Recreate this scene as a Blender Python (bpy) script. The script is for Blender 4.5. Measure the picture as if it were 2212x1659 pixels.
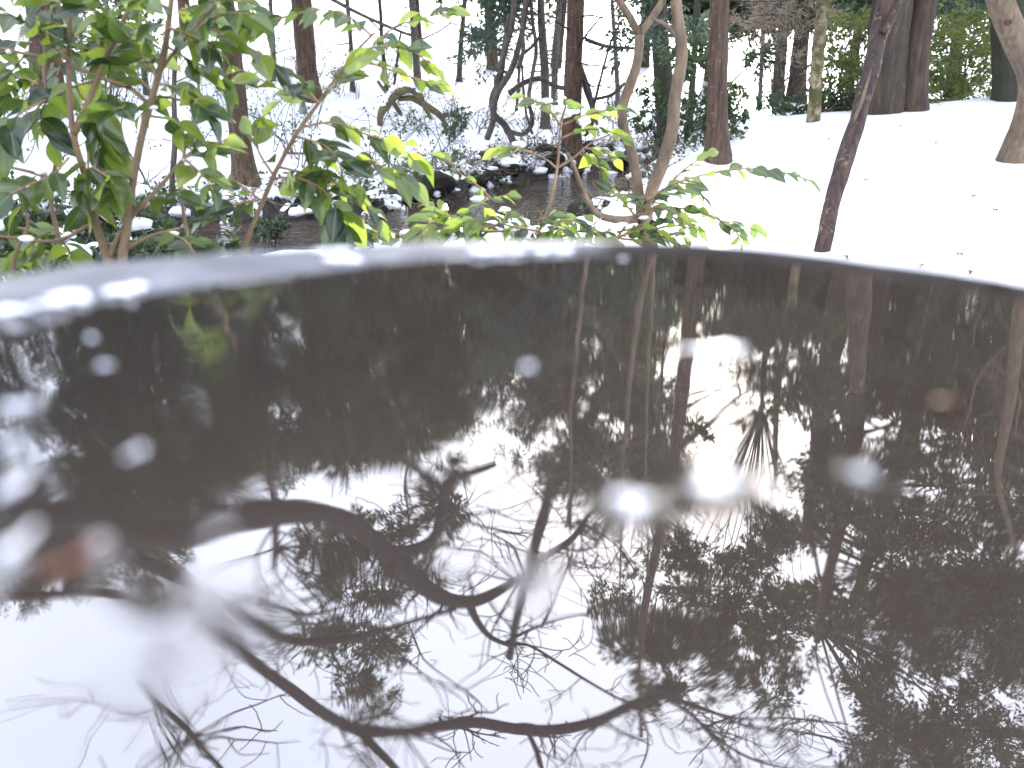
import bpy, math
import numpy as np
from mathutils import Vector, Matrix

rng = np.random.default_rng(7)
scene = bpy.context.scene
for o in list(bpy.data.objects):
    bpy.data.objects.remove(o, do_unlink=True)
COL = scene.collection
R = math.radians

# ------------------------------------------------------------------ camera
WATER_Z, CAM_Z, PITCH, F = 0.90, 1.00, R(20), 1739.0      # F: focal length in pixels of a 2212-wide frame
cam_d = bpy.data.cameras.new('camera')
cam = bpy.data.objects.new('camera', cam_d); COL.objects.link(cam)
cam.location = (0, 0, CAM_Z)
cam.rotation_euler = (R(90) - PITCH, 0, 0)
cam_d.sensor_width = 36
cam_d.lens = 36 * F / 2212
cam_d.clip_start, cam_d.clip_end = 0.01, 600
cam_d.dof.use_dof = True
cam_d.dof.focus_distance = 5.0
cam_d.dof.aperture_fstop = 3.2
scene.camera = cam

# ------------------------------------------------------------------ sky and sun
SUN_EL, SUN_AZ = R(21), R(14.5)                            # ahead of the camera, a little to the right
w = bpy.data.worlds.new('World'); scene.world = w; w.use_nodes = True
nt = w.node_tree; nt.nodes.clear()
sky = nt.nodes.new('ShaderNodeTexSky'); sky.sky_type = 'NISHITA'; sky.sun_disc = False
sky.sun_elevation, sky.sun_rotation = SUN_EL, SUN_AZ
sky.air_density, sky.dust_density, sky.ozone_density = 1.0, 3.0, 1.0
tc = nt.nodes.new('ShaderNodeTexCoord')
nz = nt.nodes.new('ShaderNodeTexNoise'); nz.inputs['Scale'].default_value = 2.2; nz.inputs['Detail'].default_value = 6
rmp = nt.nodes.new('ShaderNodeMapRange')
rmp.inputs[1].default_value, rmp.inputs[2].default_value = 0.3, 0.7
rmp.inputs[3].default_value, rmp.inputs[4].default_value = 0.62, 0.88
mx = nt.nodes.new('ShaderNodeMix'); mx.data_type = 'RGBA'
mx.inputs[7].default_value = (11.0, 11.8, 14.2, 1)           # thin white winter cloud veil
bg = nt.nodes.new('ShaderNodeBackground'); bg.inputs[1].default_value = 0.10
out = nt.nodes.new('ShaderNodeOutputWorld')
L = nt.links.new
L(tc.outputs['Generated'], nz.inputs['Vector']); L(nz.outputs['Fac'], rmp.inputs[0])
L(rmp.outputs[0], mx.inputs[0]); L(sky.outputs[0], mx.inputs[6]); L(mx.outputs[2], bg.inputs[0]); L(bg.outputs[0], out.inputs[0])
sd = bpy.data.lights.new('sun', 'SUN'); sd.energy = 4.0; sd.angle = R(0.6); sd.color = (1, 0.95, 0.87)
sun = bpy.data.objects.new('sun', sd); COL.objects.link(sun); sun.location = (5, 10, 20)
svec = Vector((math.sin(SUN_AZ) * math.cos(SUN_EL), math.cos(SUN_AZ) * math.cos(SUN_EL), math.sin(SUN_EL)))
sun.rotation_euler = (-svec).to_track_quat('-Z', 'Y').to_euler()
vs = scene.view_settings
vs.view_transform = 'Standard'; vs.look = 'None'; vs.exposure = 1.85; vs.gamma = 1.0; vs.use_curve_mapping = False
scene.render.engine = 'CYCLES'
cy = scene.cycles
cy.use_denoising = True; cy.max_bounces = 6; cy.diffuse_bounces = 3; cy.glossy_bounces = 3
cy.transmission_bounces = 4; cy.transparent_max_bounces = 4; cy.sample_clamp_indirect = 8; cy.caustics_reflective = False

# ------------------------------------------------------------------ helpers
CP, SP = math.cos(PITCH), math.sin(PITCH)
def ray(px, py):
    cx, c = px - 1106.0, 829.5 - py
    return np.array([cx, F * CP + c * SP, c * CP - F * SP])
def DP(px, py, Y):                      # a point seen directly at depth Y
    d = ray(px, py); return np.array([0, 0, CAM_Z]) + d * (Y / d[1])
def RP(px, py, Y):                      # a point seen mirrored in the basin water at depth Y
    d = ray(px, py); d[2] = -d[2]; return np.array([0, 0, 2 * WATER_Z - CAM_Z]) + d * (Y / d[1])
def WP(px, py):                         # a point on the basin water
    d = ray(px, py); t = (WATER_Z - CAM_Z) / d[2]; return d[:2] * t
def hsh(ix, iy, s):
    h = (ix.astype(np.int64) * 374761393 + iy.astype(np.int64) * 668265263 + s * 1274126177) & 0xffffffff
    h = ((h ^ (h >> 13)) * 1274126177) & 0xffffffff
    return ((h ^ (h >> 16)) & 0xffff) / 65535.0
def vn(x, y, s=0):
    x, y = np.asarray(x, float), np.asarray(y, float)
    ix, iy = np.floor(x), np.floor(y); fx, fy = x - ix, y - iy
    fx, fy = fx * fx * (3 - 2 * fx), fy * fy * (3 - 2 * fy)
    a, b, c, d = hsh(ix, iy, s), hsh(ix + 1, iy, s), hsh(ix, iy + 1, s), hsh(ix + 1, iy + 1, s)
    return (a * (1 - fx) + b * fx) * (1 - fy) + (c * (1 - fx) + d * fx) * fy - 0.5
def fbm(x, y, s=0, o=4):
    r = 0; a = 1.0
    for k in range(o):
        r = r + a * vn(np.asarray(x) * 2 ** k, np.asarray(y) * 2 ** k, s + k * 17); a *= 0.5
    return r
def sst(a, b, x):
    t = np.clip((x - a) / (b - a), 0, 1); return t * t * (3 - 2 * t)

def spline(pts, n):
    P = np.asarray(pts, float)
    if len(P) == 2:
        t = np.linspace(0, 1, n)[:, None]; return P[0] * (1 - t) + P[1] * t
    d = np.r_[0, np.cumsum(np.linalg.norm(np.diff(P[:, :3], axis=0), axis=1) ** 0.5 + 1e-6)]
    m = np.gradient(P, d, axis=0)
    tt = np.linspace(0, d[-1], n); i = np.clip(np.searchsorted(d, tt, 'right') - 1, 0, len(P) - 2)
    h = (d[i + 1] - d[i])[:, None]; u = ((tt - d[i])[:, None]) / h
    return ((2 * u**3 - 3 * u**2 + 1) * P[i] + (u**3 - 2 * u**2 + u) * h * m[i]
            + (-2 * u**3 + 3 * u**2) * P[i + 1] + (u**3 - u**2) * h * m[i + 1])

class Acc:
    """collects tubes, blobs and leaf faces; build() links them as one mesh object"""
    def __init__(s): s.v = []; s.q = []; s.t = []; s.n = 0
    def add(s, v, q=None, t=None):
        s.v.append(np.asarray(v, float))
        if q is not None and len(q): s.q.append(np.asarray(q, int) + s.n)
        if t is not None and len(t): s.t.append(np.asarray(t, int) + s.n)
        s.n += len(v)
    def tube(s, P, r, sides=8, lump=0.0, seed=0):
        P = np.asarray(P, float); n = len(P); r = np.broadcast_to(np.asarray(r, float), (n,))
        T = np.gradient(P, axis=0); T /= np.linalg.norm(T, axis=1)[:, None] + 1e-12
        ref = np.array([0.37, 0.81, 0.45]) if abs(T[:, 2]).mean() > 0.6 else np.array([0.05, 0.1, 1.0])
        U = np.cross(T, ref); U /= np.linalg.norm(U, axis=1)[:, None] + 1e-9
        V = np.cross(T, U)
        a = np.linspace(0, 2 * math.pi, sides, endpoint=False)
        rr = np.repeat(r[:, None], sides, 1)
        if lump:
            rr = rr * (1 + lump * 2 * fbm(np.cos(a)[None] * 1.3 + np.arange(n)[:, None] * 0.23 + seed * 7.1,
                                          np.sin(a)[None] * 1.3 + np.arange(n)[:, None] * 0.11, seed, 3))
        v = P[:, None] + rr[..., None] * (np.cos(a)[None, :, None] * U[:, None] + np.sin(a)[None, :, None] * V[:, None])
        i = np.arange(n - 1)[:, None] * sides; j = np.arange(sides)[None]; k = (j + 1) % sides
        q = np.stack([i + j, i + k, i + sides + k, i + sides + j], -1).reshape(-1, 4)
        vv = np.r_[v.reshape(-1, 3), P[:1], P[-1:]]
        jj, kk = np.arange(sides), (np.arange(sides) + 1) % sides
        t = np.r_[np.c_[kk, jj, np.full(sides, n * sides)],
                  np.c_[(n - 1) * sides + jj, (n - 1) * sides + kk, np.full(sides, n * sides + 1)]]
        s.add(vv, q, t)
    def blob(s, c, r, seed=0, lump=0.25, nu=14, nv=9, flat=None):
        u = np.linspace(0, 2 * math.pi, nu, endpoint=False); w_ = np.linspace(0, math.pi, nv)
        x = np.cos(u)[None] * np.sin(w_)[:, None]; y = np.sin(u)[None] * np.sin(w_)[:, None]; z = np.cos(w_)[:, None] + 0 * u[None]
        k = 1 + lump * 2 * (fbm(x * 1.4 + seed * 3.3, y * 1.4 + z * 1.1 + seed, seed, 3))
        p = np.stack([x * k * r[0], y * k * r[1], z * k * r[2]], -1)
        if flat is not None: p[..., 2] = np.maximum(p[..., 2], flat * r[2])
        v = p.reshape(-1, 3) + np.asarray(c)
        i = np.arange(nv - 1)[:, None] * nu; j = np.arange(nu)[None]; kk = (j + 1) % nu
        s.add(v, np.stack([i + j, i + nu + j, i + nu + kk, i + kk], -1).reshape(-1, 4))
    def leaves(s, P, ln, wd, up=0.0, dirs=None, g=rng):
        """a cloud of small pointed leaves (two folded quads each would be waste: one diamond each)"""
        P = np.asarray(P, float); n = len(P)
        d = g.normal(size=(n, 3)); d[:, 2] += up
        if dirs is not None: d = d * 0.6 + dirs
        d /= np.linalg.norm(d, axis=1)[:, None]
        e = np.cross(d, g.normal(size=(n, 3))); e /= np.linalg.norm(e, axis=1)[:, None] + 1e-9
        l = (ln * g.uniform(0.6, 1.3, n))[:, None]; w_ = (wd * g.uniform(0.6, 1.3, n))[:, None]
        v = np.stack([P, P + d * l * 0.45 + e * w_, P + d * l, P + d * l * 0.45 - e * w_], 1).reshape(-1, 3)
        s.add(v, np.arange(4 * n).reshape(-1, 4))
    def build(s, name, mat, parent=None, smooth=True):
        me = bpy.data.meshes.new(name)
        v = np.concatenate(s.v); nv = len(v)
        q = np.concatenate(s.q) if s.q else np.zeros((0, 4), int); t = np.concatenate(s.t) if s.t else np.zeros((0, 3), int)
        me.vertices.add(nv); me.vertices.foreach_set('co', v.astype(np.float32).ravel())
        lo = np.r_[q.ravel(), t.ravel()].astype(np.int32); me.loops.add(len(lo)); me.loops.foreach_set('vertex_index', lo)
        st = np.r_[np.arange(len(q)) * 4, len(q) * 4 + np.arange(len(t)) * 3].astype(np.int32)
        me.polygons.add(len(st)); me.polygons.foreach_set('loop_start', st)
        me.polygons.foreach_set('use_smooth', np.full(len(st), smooth))
        me.update(calc_edges=True); me.validate()
        me.materials.append(mat)
        return link(name, me, parent)

def link(name, me, parent=None):
    o = bpy.data.objects.new(name, me); COL.objects.link(o)
    if name in ('twigs', 'branches', 'crown', 'foliage', 'stems', 'snow_crust', 'snow_cap'): o['kind'] = 'stuff'
    if parent is not None: o.parent = parent; o.matrix_parent_inverse = Matrix.Translation(-parent.location)
    return o
def thing(name, label, cat, loc=(0, 0, 0), group=None):
    o = bpy.data.objects.new(name, None); COL.objects.link(o); o.location = [float(a) for a in loc]
    o.empty_display_size = 0.1
    return tag(o, label, cat, group)
def tag(o, label, cat, group=None):
    o['label'] = label; o['category'] = cat
    if group: o['group'] = group
    return o

# ------------------------------------------------------------------ materials
def mat(name):
    m = bpy.data.materials.new(name); m.use_nodes = True; m.node_tree.nodes.clear()
    return m, m.node_tree, m.node_tree.nodes, m.node_tree.links.new
def nd(N, t, **k):
    n = N.new(t)
    for a, b in k.items():
        if a.startswith('i_'):
            n.inputs[a[2:].replace('_', ' ')].default_value = b
        else: setattr(n, a, b)
    return n
def ramp(N, cols):
    r = N.new('ShaderNodeValToRGB'); e = r.color_ramp.elements
    while len(e) < len(cols): e.new(0.5)
    for k, (p, c) in enumerate(cols): e[k].position = p; e[k].color = (*c, 1)
    return r
def bark(name, cols, scale=1.0, stretch=7.0, bump=0.5, moss=None, mossamt=0.5, lichen=None):
    m, T, N, l = mat(name)
    g = nd(N, 'ShaderNodeNewGeometry'); mp = nd(N, 'ShaderNodeMapping')
    mp.inputs['Scale'].default_value = (26 * scale, 26 * scale, 26 * scale / stretch)
    l(g.outputs['Position'], mp.inputs[0])
    n1 = nd(N, 'ShaderNodeTexNoise', i_Scale=1.0, i_Detail=7.0, i_Roughness=0.62); l(mp.outputs[0], n1.inputs[0])
    n2 = nd(N, 'ShaderNodeTexNoise', i_Scale=3.1, i_Detail=4.0); l(g.outputs['Position'], n2.inputs[0])
    r = ramp(N, cols); l(n1.outputs[0], r.inputs[0])
    mixv = nd(N, 'ShaderNodeMix', data_type='RGBA', blend_type='MULTIPLY'); mixv.inputs[0].default_value = 0.7
    r2 = ramp(N, [(0.3, (0.55, 0.55, 0.6)), (0.7, (1.15, 1.1, 1.05))]); l(n2.outputs[0], r2.inputs[0])
    l(r.outputs[0], mixv.inputs[6]); l(r2.outputs[0], mixv.inputs[7])
    col = mixv.outputs[2]
    for c, amt, sc in ((moss, mossamt, 5.0), (lichen, 0.36, 17.0)):
        if c is None: continue
        n3 = nd(N, 'ShaderNodeTexNoise', i_Scale=sc, i_Detail=6.0, i_Roughness=0.7); l(g.outputs['Position'], n3.inputs[0])
        rr = nd(N, 'ShaderNodeMapRange'); rr.inputs[1].default_value = 1 - amt - 0.06; rr.inputs[2].default_value = 1 - amt + 0.06
        l(n3.outputs[0], rr.inputs[0])
        mm = nd(N, 'ShaderNodeMix', data_type='RGBA'); l(rr.outputs[0], mm.inputs[0]); l(col, mm.inputs[6]); mm.inputs[7].default_value = (*c, 1)
        col = mm.outputs[2]
    b = nd(N, 'ShaderNodeBsdfPrincipled', i_Roughness=0.85); l(col, b.inputs['Base Color'])
    bp = nd(N, 'ShaderNodeBump', i_Strength=bump, i_Distance=0.02); l(n1.outputs[0], bp.inputs['Height']); l(bp.outputs[0], b.inputs['Normal'])
    o = nd(N, 'ShaderNodeOutputMaterial'); l(b.outputs[0], o.inputs[0]); return m
def foliage(name, c1, c2, trans, tmix=0.4, rough=0.5, spec=0.5):
    m, T, N, l = mat(name)
    oi = nd(N, 'ShaderNodeObjectInfo'); g = nd(N, 'ShaderNodeNewGeometry')
    n1 = nd(N, 'ShaderNodeTexNoise', i_Scale=2.3, i_Detail=3.0); l(g.outputs['Position'], n1.inputs[0])
    ad = nd(N, 'ShaderNodeMath', operation='ADD'); l(n1.outputs[0], ad.inputs[0])
    ms = nd(N, 'ShaderNodeMath', operation='MULTIPLY_ADD'); l(g.outputs['Random Per Island'], ms.inputs[0]); ms.inputs[1].default_value = 0.6; ms.inputs[2].default_value = -0.3
    l(ms.outputs[0], ad.inputs[1])
    r = ramp(N, [(0.25, c1), (0.75, c2)]); l(ad.outputs[0], r.inputs[0])
    b = nd(N, 'ShaderNodeBsdfPrincipled', i_Roughness=rough); b.inputs['Specular IOR Level'].default_value = spec
    l(r.outputs[0], b.inputs['Base Color'])
    t = nd(N, 'ShaderNodeBsdfTranslucent'); t.inputs[0].default_value = (*trans, 1)
    mx_ = nd(N, 'ShaderNodeMixShader'); mx_.inputs[0].default_value = tmix
    l(b.outputs[0], mx_.inputs[1]); l(t.outputs[0], mx_.inputs[2])
    o = nd(N, 'ShaderNodeOutputMaterial'); l(mx_.outputs[0], o.inputs[0]); return m

M = {}
M['cedar'] = bark('cedar_bark', [(0.3, (0.018, 0.010, 0.006)), (0.5, (0.062, 0.034, 0.019)), (0.72, (0.125, 0.075, 0.043))], lichen=(0.15, 0.11, 0.066))
M['red'] = bark('reddish_bark', [(0.3, (0.015, 0.009, 0.005)), (0.5, (0.046, 0.027, 0.015)), (0.75, (0.10, 0.064, 0.037))], scale=0.8)
M['dark'] = bark('dark_mossy_bark', [(0.3, (0.012, 0.012, 0.01)), (0.55, (0.04, 0.038, 0.026)), (0.8, (0.10, 0.09, 0.06))], moss=(0.028, 0.032, 0.011), mossamt=0.50)
M['grey'] = bark('grey_bark', [(0.3, (0.03, 0.026, 0.022)), (0.55, (0.085, 0.072, 0.06)), (0.8, (0.18, 0.15, 0.12))], stretch=4)
M['big'] = bark('big_trunk_bark', [(0.3, (0.014, 0.010, 0.006)), (0.52, (0.044, 0.031, 0.018)), (0.8, (0.10, 0.075, 0.043))], stretch=10, scale=0.8, moss=(0.07, 0.07, 0.018), mossamt=0.36)
M['pale'] = bark('pale_mossy_bark', [(0.3, (0.16, 0.11, 0.07)), (0.55, (0.30, 0.23, 0.15)), (0.8, (0.42, 0.34, 0.25))], stretch=2, moss=(0.055, 0.055, 0.012), mossamt=0.53)
M['tan'] = bark('tan_smooth_bark', [(0.3, (0.07, 0.046, 0.027)), (0.5, (0.125, 0.088, 0.054)), (0.75, (0.20, 0.15, 0.096))], stretch=3, bump=0.2)
M['stick'] = bark('dead_stick_bark', [(0.3, (0.008, 0.005, 0.004)), (0.5, (0.042, 0.023, 0.016)), (0.8, (0.12, 0.066, 0.043))], stretch=9, bump=0.8, lichen=(0.22, 0.15, 0.10))
M['limb'] = bark('dark_limb_bark', [(0.3, (0.012, 0.010, 0.009)), (0.6, (0.035, 0.028, 0.022))], stretch=3)
M['twig'] = bark('twig_bark', [(0.3, (0.16, 0.085, 0.045)), (0.6, (0.30, 0.18, 0.10))], stretch=2, bump=0.15)
M['stem'] = bark('camellia_stem_bark', [(0.3, (0.13, 0.085, 0.045)), (0.55, (0.21, 0.145, 0.08)), (0.8, (0.29, 0.215, 0.135))], stretch=2, bump=0.2)
M['mossy'] = bark('mossy_dead_wood', [(0.3, (0.03, 0.02, 0.015)), (0.6, (0.12, 0.085, 0.06))], stretch=2, moss=(0.12, 0.11, 0.03), mossamt=0.5)
M['rock'] = bark('mossy_rock', [(0.3, (0.006, 0.005, 0.004)), (0.6, (0.028, 0.022, 0.016))], stretch=1, bump=1.0, moss=(0.030, 0.033, 0.008), mossamt=0.40)
M['dead'] = bark('dry_litter', [(0.3, (0.10, 0.07, 0.045)), (0.7, (0.26, 0.20, 0.13))], stretch=1)
M['needle'] = foliage('conifer_needles', (0.010, 0.022, 0.008), (0.030, 0.050, 0.016), (0.05, 0.08, 0.015), 0.25)
M['needle2'] = foliage('bluish_conifer_needles', (0.03, 0.055, 0.042), (0.08, 0.115, 0.085), (0.10, 0.15, 0.08), 0.35)
M['evergreen'] = foliage('evergreen_leaves', (0.04, 0.06, 0.016), (0.13, 0.16, 0.045), (0.24, 0.28, 0.07), 0.45)
M['shrub'] = foliage('small_shrub_leaves', (0.02, 0.04, 0.018), (0.06, 0.09, 0.04), (0.09, 0.14, 0.04), 0.35, rough=0.35)
M['drytwig'] = foliage('dry_brown_twiglets', (0.20, 0.15, 0.11), (0.38, 0.30, 0.24), (0.35, 0.28, 0.2), 0.4)
M['litter'] = foliage('fallen_leaf', (0.10, 0.05, 0.025), (0.20, 0.11, 0.05), (0.2, 0.1, 0.04), 0.2)

# camellia leaf: glossy deep green above, glowing yellow green where the sun comes through
m, T, N, l = mat('camellia_leaf')
oi = nd(N, 'ShaderNodeObjectInfo'); tcn = nd(N, 'ShaderNodeTexCoord')
rc = ramp(N, [(0.0, (0.012, 0.032, 0.017)), (0.45, (0.032, 0.06, 0.020)), (0.85, (0.07, 0.10, 0.020)), (1.0, (0.18, 0.21, 0.035))]); l(oi.outputs['Random'], rc.inputs[0])
rt = ramp(N, [(0.0, (0.05, 0.09, 0.02)), (0.3, (0.15, 0.22, 0.035)), (0.7, (0.29, 0.41, 0.06)), (1.0, (0.50, 0.62, 0.08))]); l(oi.outputs['Random'], rt.inputs[0])
sx = nd(N, 'ShaderNodeSeparateXYZ'); l(tcn.outputs['Object'], sx.inputs[0])
ab = nd(N, 'ShaderNodeMath', operation='ABSOLUTE'); l(sx.outputs[0], ab.inputs[0])
vr = nd(N, 'ShaderNodeMapRange'); vr.inputs[1].default_value = 0.0006; vr.inputs[2].default_value = 0.0018; l(ab.outputs[0], vr.inputs[0])
mv = nd(N, 'ShaderNodeMix', data_type='RGBA'); mv.inputs[6].default_value = (0.16, 0.22, 0.06, 1); l(vr.outputs[0], mv.inputs[0]); l(rc.outputs[0], mv.inputs[7])
b = nd(N, 'ShaderNodeBsdfPrincipled', i_Roughness=0.26); l(mv.outputs[2], b.inputs['Base Color']); b.inputs['Specular IOR Level'].default_value = 0.85
nn = nd(N, 'ShaderNodeTexNoise', i_Scale=90.0, i_Detail=2.0); l(tcn.outputs['Object'], nn.inputs[0])
bpn = nd(N, 'ShaderNodeBump', i_Strength=0.25, i_Distance=0.002); l(nn.outputs[0], bpn.inputs['Height']); l(bpn.outputs[0], b.inputs['Normal'])
t_ = nd(N, 'ShaderNodeBsdfTranslucent'); l(rt.outputs[0], t_.inputs[0])
ms = nd(N, 'ShaderNodeMixShader'); ms.inputs[0].default_value = 0.50; l(b.outputs[0], ms.inputs[1]); l(t_.outputs[0], ms.inputs[2])
o_ = nd(N, 'ShaderNodeOutputMaterial'); l(ms.outputs[0], o_.inputs[0]); M['leaf'] = m

# snow, with bare earth where the attribute says the bank is bare
def snowmat(name, earth):
    m, T, N, l = mat(name)
    g = nd(N, 'ShaderNodeNewGeometry')
    n1 = nd(N, 'ShaderNodeTexNoise', i_Scale=9.0, i_Detail=6.0); l(g.outputs['Position'], n1.inputs[0])
    rs = ramp(N, [(0.3, (0.80, 0.82, 0.86)), (0.7, (0.90, 0.91, 0.92))]); l(n1.outputs[0], rs.inputs[0])
    col = rs.outputs[0]; rough = 0.6
    b = nd(N, 'ShaderNodeBsdfPrincipled', i_Roughness=0.6)
    if earth:
        at = nd(N, 'ShaderNodeAttribute', attribute_name='earth')
        n2 = nd(N, 'ShaderNodeTexNoise', i_Scale=14.0, i_Detail=7.0, i_Roughness=0.7); l(g.outputs['Position'], n2.inputs[0])
        re = ramp(N, [(0.3, (0.003, 0.0025, 0.002)), (0.55, (0.013, 0.009, 0.006)), (0.8, (0.05, 0.036, 0.023))]); l(n2.outputs[0], re.inputs[0])
        ad = nd(N, 'ShaderNodeMath', operation='MULTIPLY_ADD'); l(n2.outputs[0], ad.inputs[0]); ad.inputs[1].default_value = 0.6; l(at.outputs['Fac'], ad.inputs[2])
        mr = nd(N, 'ShaderNodeMapRange'); mr.inputs[1].default_value = 0.72; mr.inputs[2].default_value = 0.80; l(ad.outputs[0], mr.inputs[0])
        mm = nd(N, 'ShaderNodeMix', data_type='RGBA'); l(mr.outputs[0], mm.inputs[0]); l(col, mm.inputs[6]); l(re.outputs[0], mm.inputs[7]); col = mm.outputs[2]
    l(col, b.inputs['Base Color'])
    n3 = nd(N, 'ShaderNodeTexNoise', i_Scale=30.0, i_Detail=6.0); l(g.outputs['Position'], n3.inputs[0])
    bp = nd(N, 'ShaderNodeBump', i_Strength=0.35, i_Distance=0.03); l(n3.outputs[0], bp.inputs['Height']); l(bp.outputs[0], b.inputs['Normal'])
    o = nd(N, 'ShaderNodeOutputMaterial'); l(b.outputs[0], o.inputs[0]); return m
M['ground'] = snowmat('snow_ground', True)
M['snow'] = snowmat('snow', False)
# slush: wet half clear snow floating on the basin
m, T, N, l = mat('wet_slush')
b = nd(N, 'ShaderNodeBsdfPrincipled', i_Roughness=0.35); b.inputs['Base Color'].default_value = (0.82, 0.84, 0.9, 1)
tr = nd(N, 'ShaderNodeBsdfTransparent'); ms = nd(N, 'ShaderNodeMixShader'); ms.inputs[0].default_value = 0.38
l(b.outputs[0], ms.inputs[1]); l(tr.outputs[0], ms.inputs[2]); o_ = nd(N, 'ShaderNodeOutputMaterial'); l(ms.outputs[0], o_.inputs[0]); M['slush'] = m
# basin water: dark still water, strongly mirroring
m, T, N, l = mat('still_dark_water')
b = nd(N, 'ShaderNodeBsdfPrincipled', i_Roughness=0.0, i_IOR=2.7)
b.inputs['Base Color'].default_value = (0.028, 0.022, 0.019, 1)
o_ = nd(N, 'ShaderNodeOutputMaterial'); l(b.outputs[0], o_.inputs[0]); M['water'] = m
# stream
m, T, N, l = mat('brown_stream_water')
g = nd(N, 'ShaderNodeNewGeometry'); n1 = nd(N, 'ShaderNodeTexNoise', i_Scale=7.0, i_Detail=5.0, i_Distortion=0.6); l(g.outputs['Position'], n1.inputs[0])
n2 = nd(N, 'ShaderNodeTexNoise', i_Scale=2.0, i_Detail=5.0); l(g.outputs['Position'], n2.inputs[0])
rc = ramp(N, [(0.35, (0.018, 0.011, 0.006)), (0.7, (0.075, 0.047, 0.028))]); l(n2.outputs[0], rc.inputs[0])
b = nd(N, 'ShaderNodeBsdfPrincipled', i_Roughness=0.06, i_IOR=1.33); l(rc.outputs[0], b.inputs['Base Color'])
bp = nd(N, 'ShaderNodeBump', i_Strength=0.8, i_Distance=0.10); l(n1.outputs[0], bp.inputs['Height']); l(bp.outputs[0], b.inputs['Normal'])
o_ = nd(N, 'ShaderNodeOutputMaterial'); l(b.outputs[0], o_.inputs[0]); M['stream'] = m
# stone of the basin
m, T, N, l = mat('rough_grey_stone')
g = nd(N, 'ShaderNodeNewGeometry'); n1 = nd(N, 'ShaderNodeTexNoise', i_Scale=22.0, i_Detail=8.0, i_Roughness=0.65); l(g.outputs['Position'], n1.inputs[0])
n2 = nd(N, 'ShaderNodeTexNoise', i_Scale=160.0, i_Detail=3.0); l(g.outputs['Position'], n2.inputs[0])
rc = ramp(N, [(0.3, (0.075, 0.073, 0.078)), (0.55, (0.15, 0.148, 0.158)), (0.8, (0.24, 0.238, 0.25))]); l(n1.outputs[0], rc.inputs[0])
rw = ramp(N, [(0.3, (0.016, 0.013, 0.010)), (0.6, (0.055, 0.047, 0.038)), (0.8, (0.09, 0.08, 0.06))]); l(n1.outputs[0], rw.inputs[0])
fa = nd(N, 'ShaderNodeAttribute', attribute_name='frost')
fa2 = nd(N, 'ShaderNodeMath', operation='MULTIPLY_ADD'); l(n1.outputs[0], fa2.inputs[0]); fa2.inputs[1].default_value = 1.1; l(fa.outputs['Fac'], fa2.inputs[2])
fr_ = nd(N, 'ShaderNodeMapRange'); fr_.inputs[1].default_value = 0.95; fr_.inputs[2].default_value = 1.35; l(fa2.outputs[0], fr_.inputs[0])
fm = nd(N, 'ShaderNodeMix', data_type='RGBA'); l(fr_.outputs[0], fm.inputs[0]); l(rw.outputs[0], fm.inputs[6]); l(rc.outputs[0], fm.inputs[7])
b = nd(N, 'ShaderNodeBsdfPrincipled', i_Roughness=0.7); l(fm.outputs[2], b.inputs['Base Color'])
ad = nd(N, 'ShaderNodeMath', operation='ADD'); l(n1.outputs[0], ad.inputs[0]); l(n2.outputs[0], ad.inputs[1])
bp = nd(N, 'ShaderNodeBump', i_Strength=0.5, i_Distance=0.004); l(ad.outputs[0], bp.inputs['Height']); l(bp.outputs[0], b.inputs['Normal'])
o_ = nd(N, 'ShaderNodeOutputMaterial'); l(b.outputs[0], o_.inputs[0]); M['stone'] = m

# ------------------------------------------------------------------ terrain
STREAM_Z = -0.40
SC = np.array([(16, 22), (9, 19), (5, 17.3), (2.7, 15.0), (1.0, 12.9), (-0.1, 10.6), (-1.3, 8.9), (-3.2, 8.0), (-6, 7.5), (-14, 7.0), (-60, 4)], float)
SC = spline(SC, 90)
def sdist(x, y):
    x, y = np.asarray(x, float), np.asarray(y, float)
    best = np.full(x.shape, 1e9); sg = np.ones(x.shape)
    for a, b in zip(SC[:-1], SC[1:]):
        d = b - a; LL = d @ d
        t = np.clip(((x - a[0]) * d[0] + (y - a[1]) * d[1]) / LL, 0, 1)
        ex, ey = x - a[0] - t * d[0], y - a[1] - t * d[1]
        e = np.hypot(ex, ey); c = ex * d[1] - ey * d[0]
        k = e < best; best = np.where(k, e, best); sg = np.where(k, np.where(c > 0, 1, -1), sg)
    return best * sg
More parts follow.
